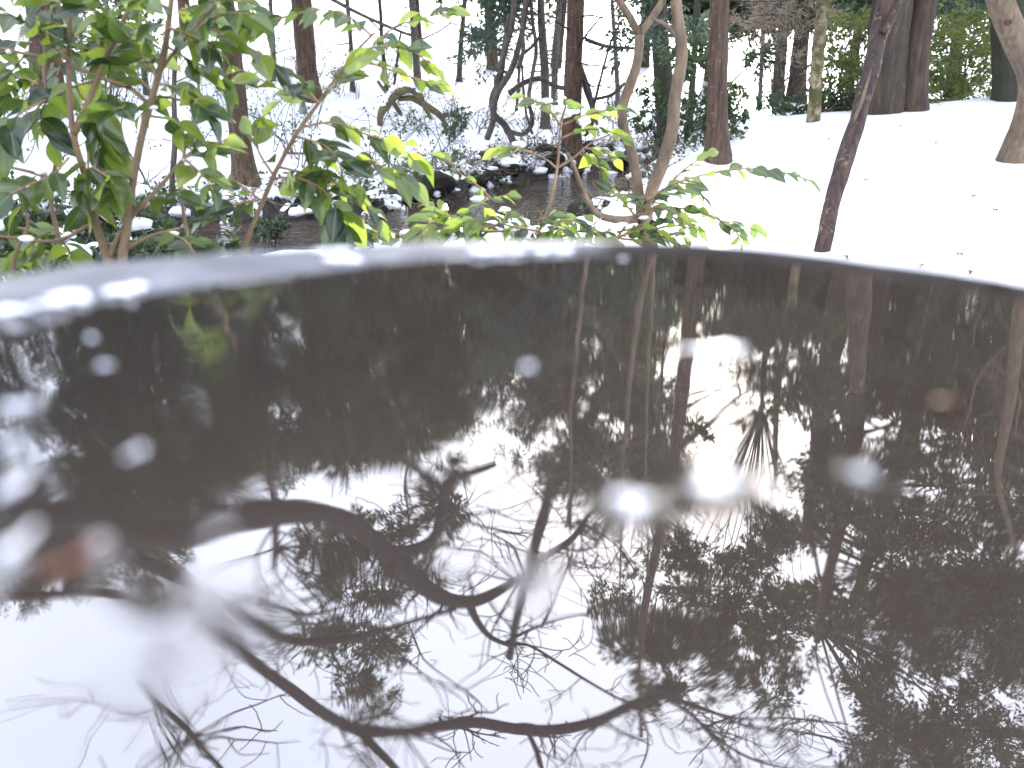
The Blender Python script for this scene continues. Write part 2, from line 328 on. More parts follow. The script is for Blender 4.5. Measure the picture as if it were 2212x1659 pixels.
def terrain(x, y, full=False):
    x, y = np.asarray(x, float), np.asarray(y, float)
    d = sdist(x, y) + 0.55 * fbm(x * 1.1, y * 1.1, 3, 4)
    W = 1.05 + 0.60 * np.exp(-((y - 9.0) / 2.2) ** 2) * (d < 0)
    # the near and right side: a gentle snowfield rising to a crest
    yy = np.where(y < 5.4, 0.015 * (y - 5.4), 0.09 * (y - 5.4))
    cr = 11.3 + 0.05 * x
    yy = np.where(y > cr, 0.09 * (cr - 5.4) - 0.05 * np.minimum(y - cr, 8), yy)
    xx = 0.08 * np.clip(x - 2.08, -1.4, 9)
    zn = yy + xx + 0.03 * fbm(x * 0.7, y * 0.7, 5, 3)
    lf = sst(1.5, -0.4, x); zn = zn - 0.36 * lf * sst(9, 5, y)
    fn = sst(W + 0.05, W + 1.1 + 1.5 * lf, -d); zn = zn * fn + (-0.20 - 0.12 * lf) * (1 - fn)
    # the hill beyond the stream
    dd = np.maximum(d - W, 0)
    zh = -0.12 - 0.10 * sst(0, -3, x) + 0.09 * np.minimum(dd, 3.5) + 0.185 * np.clip(dd - 3.5, 0, 22) + 0.02 * np.clip(dd - 25.5, 0, 200)
    zh = zh + 0.18 * fbm(x * 0.35, y * 0.35, 9, 4) * sst(0.3, 4, dd)
    z = np.where(d > 0, zh, zn)
    bank = sst(W + 0.28, W - 0.12, np.abs(d))
    z = z + 0.16 * fbm(x * 2.2, y * 2.2, 21, 4) * sst(W + 3, W, np.abs(d))
    bed = -0.72 + 0.06 * fbm(x * 2, y * 2, 31, 2)
    r = z * (1 - bank) + bed * bank
    r = r + 0.012 * fbm(x * 3, y * 3, 41, 3)
    return (r, d, W) if full else r
def hit(px, py, far=70.0):
    d = ray(px, py); t = np.linspace(2.0, far, 3000) / d[1]
    P = d[None] * t[:, None]; z = CAM_Z + P[:, 2]; g = terrain(P[:, 0], P[:, 1])
    k = np.nonzero(z <= g)[0]
    i = k[0] if len(k) else len(t) - 1
    return np.array([P[i, 0], P[i, 1], g[i]])

def axis(a, b, fine0, fine1, fstep, n_out):
    lo = fine0 - (np.linspace(1, 0, n_out, endpoint=False) ** 2.2) * (fine0 - a)
    hi = fine1 + (np.linspace(0, 1, n_out + 1)[1:] ** 2.2) * (b - fine1)
    return np.r_[lo, np.arange(fine0, fine1, fstep), hi]
gx = axis(-90, 90, -8, 8, 0.085, 40); gy = axis(-60, 140, 4, 20, 0.08, 45)
X, Y = np.meshgrid(gx, gy)
Z, Dm, W_ = terrain(X, Y, True)
gy_, gx_ = np.gradient(Z); sl = np.hypot(gx_ / np.gradient(gx)[None], gy_ / np.gradient(gy)[:, None])
earth = np.clip(sl * 0.42, 0, 0.75) * (Z < 0.3) * (np.abs(Dm) < 3) + 0.8 * (Z < -0.32)
earth = earth + 0.35 * sst(W_ + 0.45, W_ + 0.1, np.abs(Dm)) + 0.18 * fbm(X * 1.7, Y * 1.7, 51, 3) * (np.abs(Dm) < 3)
a = Acc(); nx, ny = len(gx), len(gy)
i = np.arange(ny - 1)[:, None] * nx; j = np.arange(nx - 1)[None]
a.add(np.stack([X, Y, Z], -1).reshape(-1, 3), np.stack([i + j, i + j + 1, i + nx + j + 1, i + nx + j], -1).reshape(-1, 4))
ground = a.build('snow_ground', M['ground']); ground['kind'] = 'structure'; ground['label'] = 'white snow covering the woodland ground, hillside and bare stream banks'
at = ground.data.attributes.new('earth', 'FLOAT', 'POINT'); at.data.foreach_set('value', earth.ravel().astype(np.float32))

a = Acc()                                                  # the stream: a ribbon of water in its channel
P = spline(SC, 160); Tn = np.gradient(P, axis=0); Tn /= np.linalg.norm(Tn, axis=1)[:, None]; Nn = np.c_[-Tn[:, 1], Tn[:, 0]]
k = np.linspace(-2.4, 2.4, 15)
V = P[:, None] + k[None, :, None] * Nn[:, None]
i = np.arange(len(P) - 1)[:, None] * 15; j = np.arange(14)[None]
a.add(np.c_[V.reshape(-1, 2), np.full(len(P) * 15, STREAM_Z)], np.stack([i + j, i + j + 1, i + 16 + j, i + 15 + j], -1).reshape(-1, 4))
st = a.build('stream', M['stream']); st['kind'] = 'structure'; st['label'] = 'shallow brown stream winding between snowy banks'

# ------------------------------------------------------------------ stone basin and its water
BC, BR = np.array([0.046, 0.233]), 0.287
inner_px = [(0, 705), (229, 665), (465, 622), (702, 593), (809, 576), (1024, 560), (1168, 553), (1400, 541), (1600, 549), (1800, 575), (2000, 601), (2212, 638)]
outer_px = [(0, 590), (250, 570), (400, 556), (620, 535), (800, 529), (1000, 526), (1180, 526), (1400, 531), (1600, 541), (1800, 566), (2000, 593), (2212, 629)]
def ringfun(px, back, dr):
    P = np.array([WP(*p) for p in px]) - BC
    th = np.arctan2(P[:, 1], P[:, 0]); r = np.hypot(P[:, 0], P[:, 1])
    o = np.argsort(th); th, r = th[o], r[o]
    bt = np.linspace(th[-1] + 0.5, th[0] + 2 * math.pi - 0.5, 7); br = np.full(7, back)
    T_ = np.r_[th, bt]; r_ = np.r_[r, br]
    T3 = np.r_[T_ - 2 * math.pi, T_, T_ + 2 * math.pi]; R3 = np.r_[r_, r_, r_]
    def f(t):
        u = np.mod(t - th[0], 2 * math.pi) + th[0]
        acc = 0
        for dlt in (-0.05, 0, 0.05): acc = acc + np.interp(u + dlt, T3, R3)
        return acc / 3
    return f
rin = ringfun(inner_px, 0.288, 0); rout = ringfun(outer_px, 0.345, 0)
NT = 180
th = np.linspace(0, 2 * math.pi, NT, endpoint=False)
ri, ro = rin(th), rout(th); ro = np.maximum(ro, ri + 0.010)
left = sst(1.35, 2.2, th) * sst(5.6, 4.2, th)               # the left and rear of the rim stand proud of the water
prof = []
jag = 0.006 * fbm(np.cos(th) * 6 + 9, np.sin(th) * 6, 4, 4); jag2 = 0.010 * fbm(np.cos(th) * 4 + 3, np.sin(th) * 4, 8, 4)
top = WATER_Z + 0.0034 + 0.0004 * left
wid = ro - ri
def ringat(r, z): prof.append(np.c_[BC[0] + r * np.cos(th), BC[1] + r * np.sin(th), z + 0 * th])
ringat(ri * 0.55, WATER_Z - 0.26); ringat(ri * 0.85, WATER_Z - 0.20); ringat(ri * 0.97, WATER_Z - 0.07)
ringat(ri + 0.002 + jag, WATER_Z - 0.012); ringat(ri + 0.004 + jag, top - 0.003); ringat(ri + wid * 0.2 + jag, top + 0.001 + jag2 * 0.3 * left)
ringat(ri + wid * 0.5, top + jag2 * 0.6 * left); ringat(ri + wid * 0.8, top + jag2 * 0.6 * left - 0.001)
ringat(ro + jag, top - 0.006 - 0.002 * (1 - left)); ringat(ro + 0.014 + jag2, top - 0.04); ringat(ro + 0.03 + jag2 * 3, top - 0.15)
ringat(ro + 0.045 + jag2 * 4, 0.55); ringat(ro + 0.04 + jag2 * 5, 0.25); ringat(ro + 0.07 + jag2 * 4, 0.0); ringat(ro + 0.08, -0.8)
V = np.array(prof); n = len(V)
i = np.arange(n - 1)[:, None] * NT; j = np.arange(NT)[None]; k = (j + 1) % NT
basin = thing('stone_basin', 'round grey stone water basin filled to the brim, close in front', 'basin', (BC[0], BC[1], -0.1))
a = Acc(); a.add(np.r_[V.reshape(-1, 3), [[BC[0], BC[1], WATER_Z - 0.27]]], np.stack([i + j, i + k, i + NT + k, i + NT + j], -1).reshape(-1, 4),
      np.c_[np.arange(NT), np.full(NT, n * NT), (np.arange(NT) + 1) % NT])
bo = a.build('bowl', M['stone'], basin)
fr = np.r_[np.tile(sst(1.28, 1.72, th) * sst(5.9, 4.6, th), n), 0].astype(np.float32); at = bo.data.attributes.new('frost', 'FLOAT', 'POINT'); at.data.foreach_set('value', fr)
a = Acc()                                                  # thin crust of icy snow along the left of the rim
g2 = np.random.default_rng(3)
for t in np.linspace(1.62, 3.9, 190):
    ta = t + g2.normal() * 0.02; r0, r1 = rin(np.array([ta]))[0], rout(np.array([ta]))[0]
    dn = vn(t * 3.2, 0.5, 3) + 0.6 * vn(t * 11, 0.5, 4); patch = 2.05 < ta < 2.12
    if not patch and dn < -0.02: continue
    f_ = 0.08 + 0.10 * g2.random() + (0.5 * g2.random() if patch else 0); rr = r0 + (r1 - r0) * f_; s2 = 0.0034 * g2.uniform(0.4, 1.6) * (1.4 if patch else 1)
    a.blob((BC[0] + rr * math.cos(ta), BC[1] + rr * math.sin(ta), WATER_Z + 0.0008 + 0.0030 * sst(1.35, 2.2, ta)), (s2 * 1.5, s2, 0.0016), int(t * 90), 0.6, 12, 7)
a.build('snow_crust', M['snow'], basin)

# water: a fine sheet drawn up around each floating scrap of slush (meniscus), lightly rippled
FLOAT = [  # px, py, half-length px, half-width px, meniscus height mm, reach mm
    (1545, 757, 70, 20, 0.25, 4.0), (1375, 1085, 40, 26, 0.8, 4.6), (1545, 1045, 56, 30, 1.1, 5.6), (1858, 1025, 16, 16, 0.7, 4.6),
    (1140, 792, 20, 12, 0.08, 4.0), (40, 880, 60, 22, 0.3, 5.0), (30, 955, 26, 22, 0.3, 5.0), (300, 975, 24, 22, 0.3, 5.0), (12, 1060, 32, 44, 0.4, 6.0),
    (12, 1195, 34, 46, 0.5, 6.0), (215, 1180, 34, 28, 0.4, 6.0), (195, 730, 20, 12, 0.2, 5.0), (225, 790, 26, 14, 0.2, 5.0), (1345, 560, 12, 6, 0.2, 4.0),
    (370, 1350, 16, 10, 1.5, 11.0), (1165, 1255, 9, 6, 0.3, 4.0)]
step = 0.0016
wx = np.arange(BC[0] - 0.30, BC[0] + 0.30, step); wy = np.arange(BC[1] - 0.30, BC[1] + 0.305, step)
WX, WY = np.meshgrid(wx, wy)
H = np.zeros_like(WX)
for (px, py, hl, hw, mh, reach) in FLOAT:
    c = WP(px, py); ds = np.hypot(c[0], c[1]); u = hl / F * ds * 1.05; v = hw / F * ds * 1.05 * 1.9
    q = np.hypot((WX - c[0]) / u, (WY - c[1]) / v)
    rr = np.maximum(q - 0.75, 0) * math.sqrt(u * v)
    ang = np.arctan2(WY - c[1], WX - c[0])
    H += 0.5 * mh * 1e-3 * np.exp(-rr / (0.55 * reach * 1e-3)) * (1 + 0.7 * fbm(np.cos(ang) * 7 + px, np.sin(ang) * 7 + py, 2, 3))
def ridge(pts, mh, reach):
    global H
    P = spline(np.array([WP(*p) for p in pts]), 24); d2 = np.full(WX.shape, 9.0)
    for c in P: d2 = np.minimum(d2, (WX - c[0]) ** 2 + (WY - c[1]) ** 2)
    H += mh * 1e-3 * np.exp(-np.sqrt(d2) / (reach * 1e-3))
ridge([(430, 1100), (494, 1055), (551, 1023), (685, 998), (756, 1002), (860, 1010)], 0.07, 6)
ridge([(560, 640), (540, 690), (525, 760), (470, 930)], 0.20, 7)
ridge([(460, 830), (475, 940), (480, 1080)], 0.15, 6)
lw = sst(0.12, -0.2, WX)
H += 0.00022 * fbm(WX * 42, WY * 26, 61, 2) * (0.12 + lw) + 0.000018 * fbm(WX * 120, WY * 300, 71, 2) * sst(0.1, 0.35, WY)
re = rin(np.arctan2(WY - BC[1], WX - BC[0])); rd = np.hypot(WX - BC[0], WY - BC[1])
H += 0.0012 * np.exp(-np.maximum(re + 0.003 - rd, 0) / 0.006)
a = Acc(); nx, ny = len(wx), len(wy)
i = np.arange(ny - 1)[:, None] * nx; j = np.arange(nx - 1)[None]
q = np.stack([i + j, i + j + 1, i + nx + j + 1, i + nx + j], -1).reshape(-1, 4)
keep = (rd <= re + 0.004).ravel(); q = q[keep[q].any(1)]
# pull the outer ring of vertices onto the rim so the edge is clean
sc_ = np.minimum(1, (re + 0.0045) / np.maximum(rd, 1e-6))
VX = BC[0] + (WX - BC[0]) * sc_; VY = BC[1] + (WY - BC[1]) * sc_
used = np.unique(q); rem = np.full(nx * ny, -1); rem[used] = np.arange(len(used))
a.add(np.stack([VX, VY, WATER_Z + H], -1).reshape(-1, 3)[used], rem[q])
bw = a.build('basin_water', M['water']); bw['kind'] = 'structure'; bw['label'] = 'still dark water in the basin mirroring bare branches and evergreens'
slabs = ['long white scrap of slush floating below the mirrored trunk', 'white slush scrap in the basin, left half of the bright starburst pair', 'largest white slush scrap in the basin ringed by bright streaks',
         'small white slush scrap right of the bright starburst pair', 'faint grey slush speck floating near the middle of the far water', 'long pale slush streak at the left edge nearest the rim',
         'round pale slush dot at the left edge below the long streak', 'lone round pale slush dot in the dark left water', 'tall pale slush scrap at the left edge above the brightest corner', 'lowest pale slush scrap at the left edge',
         'pale slush dot beside the blurred orange leaf', 'faint slush dot nearest the left rim', 'faint slush speck just below another near the left rim', 'tiny pale slush speck touching the far rim',
         'pale slush scrap where the low limb starts at lower left', 'tiny slush scrap where the mirrored limb crosses the snapped one']
for k, (px, py, hl, hw, mh, reach) in enumerate(FLOAT):
    c = WP(px, py); ds = np.hypot(c[0], c[1]); kz = 1.35 if k < 4 else 1.0; u = kz * hl / F * ds * 0.62; v = kz * hw / F * ds * 1.15
    a = Acc(); gk = np.random.default_rng(k + 60)
    for q_ in range(9 if k < 4 else 7):
        e_ = gk.normal(size=2) * 0.5 if q_ else np.zeros(2); f_ = gk.uniform(0.25, 0.6) if q_ else 0.6
        a.blob((c[0] + e_[0] * u, c[1] + e_[1] * v, WATER_Z + mh * 1e-3 * 0.35), (u * f_ * gk.uniform(.6, 1.4), v * f_, 0.0007 + 0.03 * u * f_), 20 + k * 9 + q_, 0.8, 14, 8)
    tag(a.build('slush_scrap', M['slush']), slabs[k], 'slush', 'slush scraps floating in the basin')
def flat_leaf(px, py, ln, wd, rot, label, mname):
    c = WP(px, py); a = Acc(); t = np.linspace(0, 1, 7); hw = wd * np.sin(np.pi * t ** 0.8); dx, dy = math.cos(rot), math.sin(rot)
    for up in (0.0012, 0.0004):
        L_ = np.c_[c[0] + dx * (t - 0.5) * ln - dy * hw, c[1] + dy * (t - 0.5) * ln + dx * hw, np.full(7, WATER_Z + up) + 0.001 * np.cos(t * 6)]
        R_ = np.c_[c[0] + dx * (t - 0.5) * ln + dy * hw, c[1] + dy * (t - 0.5) * ln - dx * hw, np.full(7, WATER_Z + up) + 0.001 * np.sin(t * 5)]
        v = np.r_[L_, R_]; kk = np.arange(6); a.add(v, np.c_[kk, kk + 1, kk + 8, kk + 7])
    tag(a.build('floating_leaf', M[mname]), label, 'leaf', 'dead leaves floating in the basin')
m, T, N, l = mat('orange_dead_leaf'); b = nd(N, 'ShaderNodeBsdfPrincipled', i_Roughness=0.6); nzz = nd(N, 'ShaderNodeTexNoise', i_Scale=60.0)
rc = ramp(N, [(0.3, (0.07, 0.018, 0.007)), (0.7, (0.16, 0.045, 0.015))]); l(nzz.outputs[0], rc.inputs[0]); l(rc.outputs[0], b.inputs[0]); o_ = nd(N, 'ShaderNodeOutputMaterial'); l(b.outputs[0], o_.inputs[0]); M['orange'] = m
flat_leaf(165, 1215, 0.017, 0.0026, 1.15, 'blurred orange dead leaf floating at the left of the basin', 'orange')
flat_leaf(2040, 872, 0.008, 0.003, 0.3, 'small tan leaf scrap floating at the right of the basin', 'orange')
flat_leaf(1560, 1105, 0.010, 0.002, 0.2, 'thin brown leaf scrap against the largest slush', 'litter')

# ------------------------------------------------------------------ trees
def inpoly(poly, n, g):
    P = np.array(poly, float); lo, hi = P.min(0), P.max(0); res = []
    while len(res) < n:
        c = g.uniform(lo, hi, (n * 3, 2)); ins = np.zeros(len(c), bool); jn = len(P) - 1
        for k in range(len(P)):
            a_, b_ = P[k], P[jn]
            cond = ((a_[1] > c[:, 1]) != (b_[1] > c[:, 1])) & (c[:, 0] < (b_[0] - a_[0]) * (c[:, 1] - a_[1]) / (b_[1] - a_[1] + 1e-9) + a_[0])
            ins ^= cond; jn = k
        res.extend(c[ins].tolist())
    return np.array(res[:n])
def area(poly):
    P = np.array(poly, float); x, y = P[:, 0], P[:, 1]
    return abs(np.dot(x, np.roll(y, 1)) - np.dot(y, np.roll(x, 1))) / 2
def tuft(acc, c, r, n, ln, wd, g, droop=0.0, flat=0.6):
    """a foliage clump: short sprays radiating from a twig centre"""
    ns = max(3, n // 14)
    sp = g.normal(size=(ns, 3)) * np.array([1, 1, flat]); sp /= np.linalg.norm(sp, axis=1)[:, None]
    sp[:, 2] -= droop
    k = g.integers(0, ns, n); t = g.uniform(0.1, 1, n) ** 0.7
    p = c + sp[k] * (t * r)[:, None] + g.normal(size=(n, 3)) * r * 0.09
    acc.leaves(p, ln, wd, dirs=sp[k] * 0.9, g=g)

def crown_clumps(polys, Y0, depth, g, mapper, rclump, keepnoise=0.0):
    C = []
    for poly, dens in polys:
        sc = F / (Y0 * 1.15)
        n = max(3, int(area(poly) / (sc * rclump) ** 2 * 1.0 * dens))
        for (px, py) in inpoly(poly, n, g):
            if vn(px / 55.0, py / 55.0, 5) < keepnoise - 0.5: continue
            C.append(mapper(px, py, Y0 + g.uniform(-depth, depth)))
    return np.array(C)

def trunk_path(base, pxpath, H, g, wob=0.06, y=None):
    pts = [base - np.array([0, 0, 0.25]), base]
    for (px, py) in pxpath: pts.append(DP(px, py, base[1] if y is None else y))
    p0, p1 = pts[-2], pts[-1]; d = (p1 - p0) / max(p1[2] - p0[2], 0.2)
    z = p1[2]; p = p1.copy()
    d = np.array([np.clip(d[0], -0.08, 0.08), 0, 1.0])
    while z < H:
        s = min(1.6, H - z + 0.01); p = p + d * s + np.array([g.normal() * wob, g.normal() * wob, 0]); z = p[2]; pts.append(p.copy())
    return np.array(pts)

TREES = {}
def tree(key, name, label, basepx, wpx, path, H, bk, polys=(), leaf='needle', dens=1.0, depth=1.6, group='trees of the snowy wood', seed=1,
         rclump=0.42, Y=None, mapper=RP, flare=1.5, lsize=1.0, keep=0.28, direct=(), bare=0, droop=0.1):
    g = np.random.default_rng(seed * 101 + 5)
    base = hit(*basepx) if Y is None else np.array([*DP(*basepx, Y)[:2], 0])
    if Y is not None: base[2] = terrain(base[0], base[1])
    Yb = base[1]; r0 = wpx / 2 / F * math.hypot(*base) * 1.0
    root = thing(name, label, 'tree', base, group)
    P = trunk_path(base, path, H, g)
    S = spline(P, 60); z = S[:, 2] - base[2]
    rad = r0 * np.clip(1 - 0.85 * np.clip(z - 1.5, 0, None) / (H - base[2]), 0.10, 1) * (1 + (flare - 1) * np.exp(-np.clip(z, 0, None) / (2.0 * r0 + 0.02)))
    a = Acc(); a.tube(S, rad, 16, 0.10, seed); trunk = a.build('trunk', M[bk], root)
    tips = []
    acc = Acc(); br = Acc()
    sets = []
    if len(polys): sets.append((crown_clumps(polys, Yb, depth, g, mapper, rclump * max(0.7, Yb / 13), keep), max(0.7, Yb / 13)))
    if len(direct): sets.append((crown_clumps(direct, Yb, 0.8, g, DP, 0.26 * max(0.7, Yb / 13), keep), max(0.7, Yb / 13)))
    for kk, (C, sc) in enumerate(sets):
        for c in C:
            tuft(acc, c, rclump * sc * g.uniform(0.6, 1.25), int(190 * dens), 0.13 * sc * lsize, 0.022 * sc * lsize, g, droop)
        for c in C[:: 5 if kk == 0 else 5]:
            za = np.clip(c[2] - g.uniform(-0.3, 1.0), base[2] + 0.8, H - 0.3); ii = int(np.argmin(abs(S[:, 2] - za)))
            p0 = S[ii]; L_ = np.linalg.norm(c - p0); mid = (p0 + c) / 2 + g.normal(size=3) * L_ * 0.12 + np.array([0, 0, g.uniform(-0.12, 0.06) * L_])
            rb = min(rad[ii] * 0.45, 0.010 + 0.010 * L_)
            br.tube(spline([p0, mid, c], 7), np.linspace(rb, 0.006, 7), 5)
    for kk in range(bare):                                   # dead bare branches on the lower trunk
        ii = int(g.integers(12, 50)); p0 = S[ii]; an = g.uniform(0, 2 * math.pi); L_ = g.uniform(0.5, 1.6)
        p = [p0]; d = np.array([math.cos(an), math.sin(an), g.uniform(-0.4, 0.2)])
        for q_ in range(4): p.append(p[-1] + d * L_ / 4 + g.normal(size=3) * L_ * 0.06)
        br.tube(spline(p, 8), np.linspace(min(0.02, rad[ii] * 0.4), 0.003, 8), 5)
        for q_ in range(3):
            s0 = p[1 + q_]; br.tube([s0, s0 + g.normal(size=3) * 0.12, s0 + g.normal(size=3) * 0.25 + d * 0.2], [0.005, 0.004, 0.002], 4)
    if br.n: br.build('branches', M[bk if bk in ('grey', 'dark') else 'limb'], root)
    if acc.n: acc.build('crown', M[leaf], root, smooth=False)
    TREES[key] = (root, S, rad); return root

tree('t1', 'cedar_tree', 'brown trunk at the far left, half hidden by camellia leaves', (105, 207), 44, [(95, 100), (85, 0)], 10, 'cedar',
     [([(-150, 600), (420, 590), (480, 900), (520, 1100), (250, 1200), (-100, 1250)], 1.7), ([(-100, 1150), (330, 1120), (430, 1180), (300, 1275), (-100, 1330)], 1.8)], seed=1, bare=10)
tree('t2', 'cedar_tree', 'orange-brown cedar trunk left of centre beside the slanting camellia sapling', (530, 392), 38, [(514, 250), (500, 120), (485, 0)], 7.5, 'cedar',
     [([(380, 640), (700, 620), (820, 800), (900, 960), (860, 1000), (700, 980), (560, 960), (420, 900)], 1.5),
      ([(200, 900), (760, 930), (740, 1000), (480, 1060), (420, 1130), (200, 1240), (-50, 1260), (-50, 950)], 1.3),
      ([(640, 1160), (700, 1130), (820, 1130), (930, 1100), (940, 1000), (1000, 1010), (1005, 1080), (960, 1180), (940, 1280), (860, 1310), (760, 1300), (650, 1260)], 1.7),
      ([(650, 1380), (720, 1360), (870, 1370), (870, 1440), (800, 1450), (700, 1430)], 2.4), ([(700, 1480), (760, 1450), (860, 1470), (850, 1530), (820, 1565), (760, 1530)], 1.6)], seed=2, rclump=0.34)
tree('t3', 'cedar_tree', 'straight brown cedar trunk on the white slope, right of the orange-brown one', (670, 212), 36, [(660, 110), (647, 0)], 10.5, 'cedar',
     [([(560, 600), (900, 590), (1040, 640), (1045, 800), (1000, 890), (960, 950), (890, 985), (760, 960), (640, 900), (560, 800)], 2.1), ([(440, 930), (900, 960), (880, 1005), (740, 1005), (560, 1040), (460, 1080)], 1.8)], seed=3)
tree('t4', 'cedar_tree', 'thin grey-brown trunk on the slope behind the arched log', (903, 197), 15, [(897, 100), (890, 0)], 10, 'grey',
     [([(780, 600), (1010, 600), (1040, 760), (950, 900), (860, 860)], 1.4), ([(860, 700), (1045, 680), (1040, 830), (990, 900), (900, 960), (840, 900)], 1.4)], seed=4, leaf='needle2', bare=8)
tree('t6', 'woodland_tree', 'slim grey trunk just left of the red-brown cedar by the stream', (1178, 278), 17, [(1176, 150), (1168, 0)], 8, 'grey',
     [([(1040, 600), (1250, 600), (1200, 760), (1060, 800)], 0.6)], seed=6, leaf='needle2', direct=[([(1040, -60), (1230, -60), (1210, 20), (1120, 60), (1050, 60)], 0.22), ([(1050, 0), (1100, -20), (1115, 70), (1085, 130), (1055, 60)], 0.25), ([(1040, 80), (1070, 90), (1060, 110), (1025, 105)], 0.4)], bare=34)
tree('t7', 'woodland_tree', 'thin grey trunk with snow in its fork, touching the red-brown cedar', (1197, 225), 13, [(1200, 120), (1208, 0)], 6.5, 'grey', seed=7, bare=12)
tree('t8', 'cedar_tree', 'red-brown cedar trunk rising from the far stream bank in the centre', (1234, 342), 37, [(1236, 230), (1240, 100), (1244, 0)], 9.5, 'cedar',
     [([(1040, 620), (1400, 600), (1450, 690), (1380, 720), (1370, 760), (1440, 830), (1450, 930), (1330, 930), (1210, 900), (1180, 900), (1120, 980), (1090, 960), (1060, 880), (1050, 800)], 2.0), ([(1190, 1000), (1220, 950), (1320, 930), (1450, 930), (1440, 1050), (1320, 1085), (1250, 1070), (1180, 1020)], 2.2)],
     seed=8, bare=26, leaf='needle2', direct=[([(1280, -20), (1390, -20), (1410, 120), (1350, 140), (1290, 100)], 0.22)])
tree('t9', 'woodland_tree', 'dark greenish mossy trunk behind the two pale tan stems', (1442, 328), 38, [(1434, 180), (1420, 0)], 7.5, 'dark',
     [([(1190, 1000), (1220, 950), (1320, 930), (1480, 920), (1480, 1000), (1440, 1060), (1320, 1090), (1250, 1070), (1180, 1020)], 2.6)], seed=9, bare=8)
tree('t10', 'woodland_tree', 'thin dark trunk between the mossy trunk and the speckled brown one', (1488, 292), 13, [(1498, 150), (1506, 0)], 6, 'dark', seed=10, leaf='needle2',
     direct=[([(1480, 60), (1540, 40), (1580, 140), (1500, 150)], 0.35)], bare=10)
tree('t11', 'cedar_tree', 'reddish-brown speckled trunk with a flared foot standing alone on snow', (1548, 346), 38, [(1549, 300), (1550, 150), (1555, 0)], 9, 'cedar',
     [([(1600, 700), (1850, 640), (1860, 700), (1830, 800), (1860, 850), (1800, 900), (1700, 960), (1620, 960), (1640, 880), (1600, 800)], 1.1),
      ([(1490, 640), (1620, 620), (1700, 700), (1600, 780), (1500, 760)], 0.8), ([(1500, 770), (1640, 780), (1650, 960), (1500, 985)], 0.6)], seed=11, rclump=0.32, flare=1.7, bare=6, direct=[([(1580, 0), (1640, -10), (1650, 120), (1600, 160)], 0.3), ([(1470, 60), (1530, 70), (1530, 150), (1480, 160)], 0.3)])
tree('t12', 'cedar_tree', 'reddish trunk behind the pale mossy one on the right', (1717, 222), 30, [(1728, 110), (1742, 0)], 12, 'red',
     [([(1270, 1070), (1440, 1060), (1800, 1150), (1780, 1350), (1740, 1400), (1700, 1520), (1640, 1530), (1580, 1480), (1540, 1500), (1470, 1480), (1430, 1550), (1380, 1560), (1360, 1480),
        (1390, 1420), (1300, 1390), (1300, 1330), (1270, 1260), (1330, 1220), (1280, 1160)], 2.3)], seed=12, rclump=0.36, keep=0.36)
tree('t13', 'woodland_tree', 'pale trunk blotched with dark moss, right of the speckled brown trunk', (1756, 262), 23, [(1762, 190), (1768, 100), (1783, 0)], 6.5, 'pale', seed=13, flare=1.2, bare=5)
tree('t15', 'cedar_tree', 'broad brown trunk with mossy edge behind the leaning dead stick', (1905, 243), 66, [(1915, 120), (1930, 0)], 7.5, 'big',
     [([(1850, 800), (2000, 790), (2000, 720), (2260, 640), (2260, 1300), (1900, 1330), (1800, 1150), (1700, 1050), (1760, 960)], 2.2)], seed=15, flare=1.25)
tree('t16', 'cedar_tree', 'brown trunk with green foliage across it, right of the broad trunk', (1962, 238), 50, [(1975, 120), (1992, 0)], 9.5, 'red',
     [([(1840, 1280), (2260, 1200), (2260, 1720), (1830, 1720), (1830, 1600), (1880, 1530), (1820, 1480), (1830, 1400), (1790, 1350)], 3.4),
      ([(2010, 690), (2260, 660), (2260, 900), (2000, 900)], 1.2)], seed=16, flare=1.3)
tree('t18', 'woodland_tree', 'dark wide trunk at the far right behind the curved tan trunk', (2196, 214), 66, [(2194, 120), (2192, 0)], 9, 'dark',
     [([(1960, 800), (2260, 700), (2260, 1300), (2050, 1250)], 1.4)], seed=18, flare=1.2, leaf='needle')

for k, (bx, by, w_, pth, H_, bk_, lab) in enumerate([(762, 196, 9, [(758, 100), (750, 0)], 6, 'grey', 'very thin grey trunk on the slope between the brown cedar and the arched log'), (992, 175, 10, [(996, 90), (1004, 0)], 6, 'dark', 'thin dark trunk on the slope left of the vines'),
        (592, 178, 8, [(590, 90), (584, 0)], 5.5, 'grey', 'very thin grey trunk on the slope between the two left cedars'), (318, 205, 10, [(306, 100), (296, 0)], 6, 'dark', 'thin dark trunk on the far slope behind the left camellia'),
        (1335, 232, 9, [(1330, 120), (1322, 0)], 6, 'grey', 'thin grey trunk between the red-brown cedar and the tan stems'), (1640, 232, 9, [(1646, 120), (1650, 0)], 5, 'grey', 'thin grey stem in the dry twigs right of the speckled trunk')]):
    tree('x%d' % k, 'woodland_tree', lab, (bx, by), w_, pth, H_, bk_, seed=60 + k, bare=18)

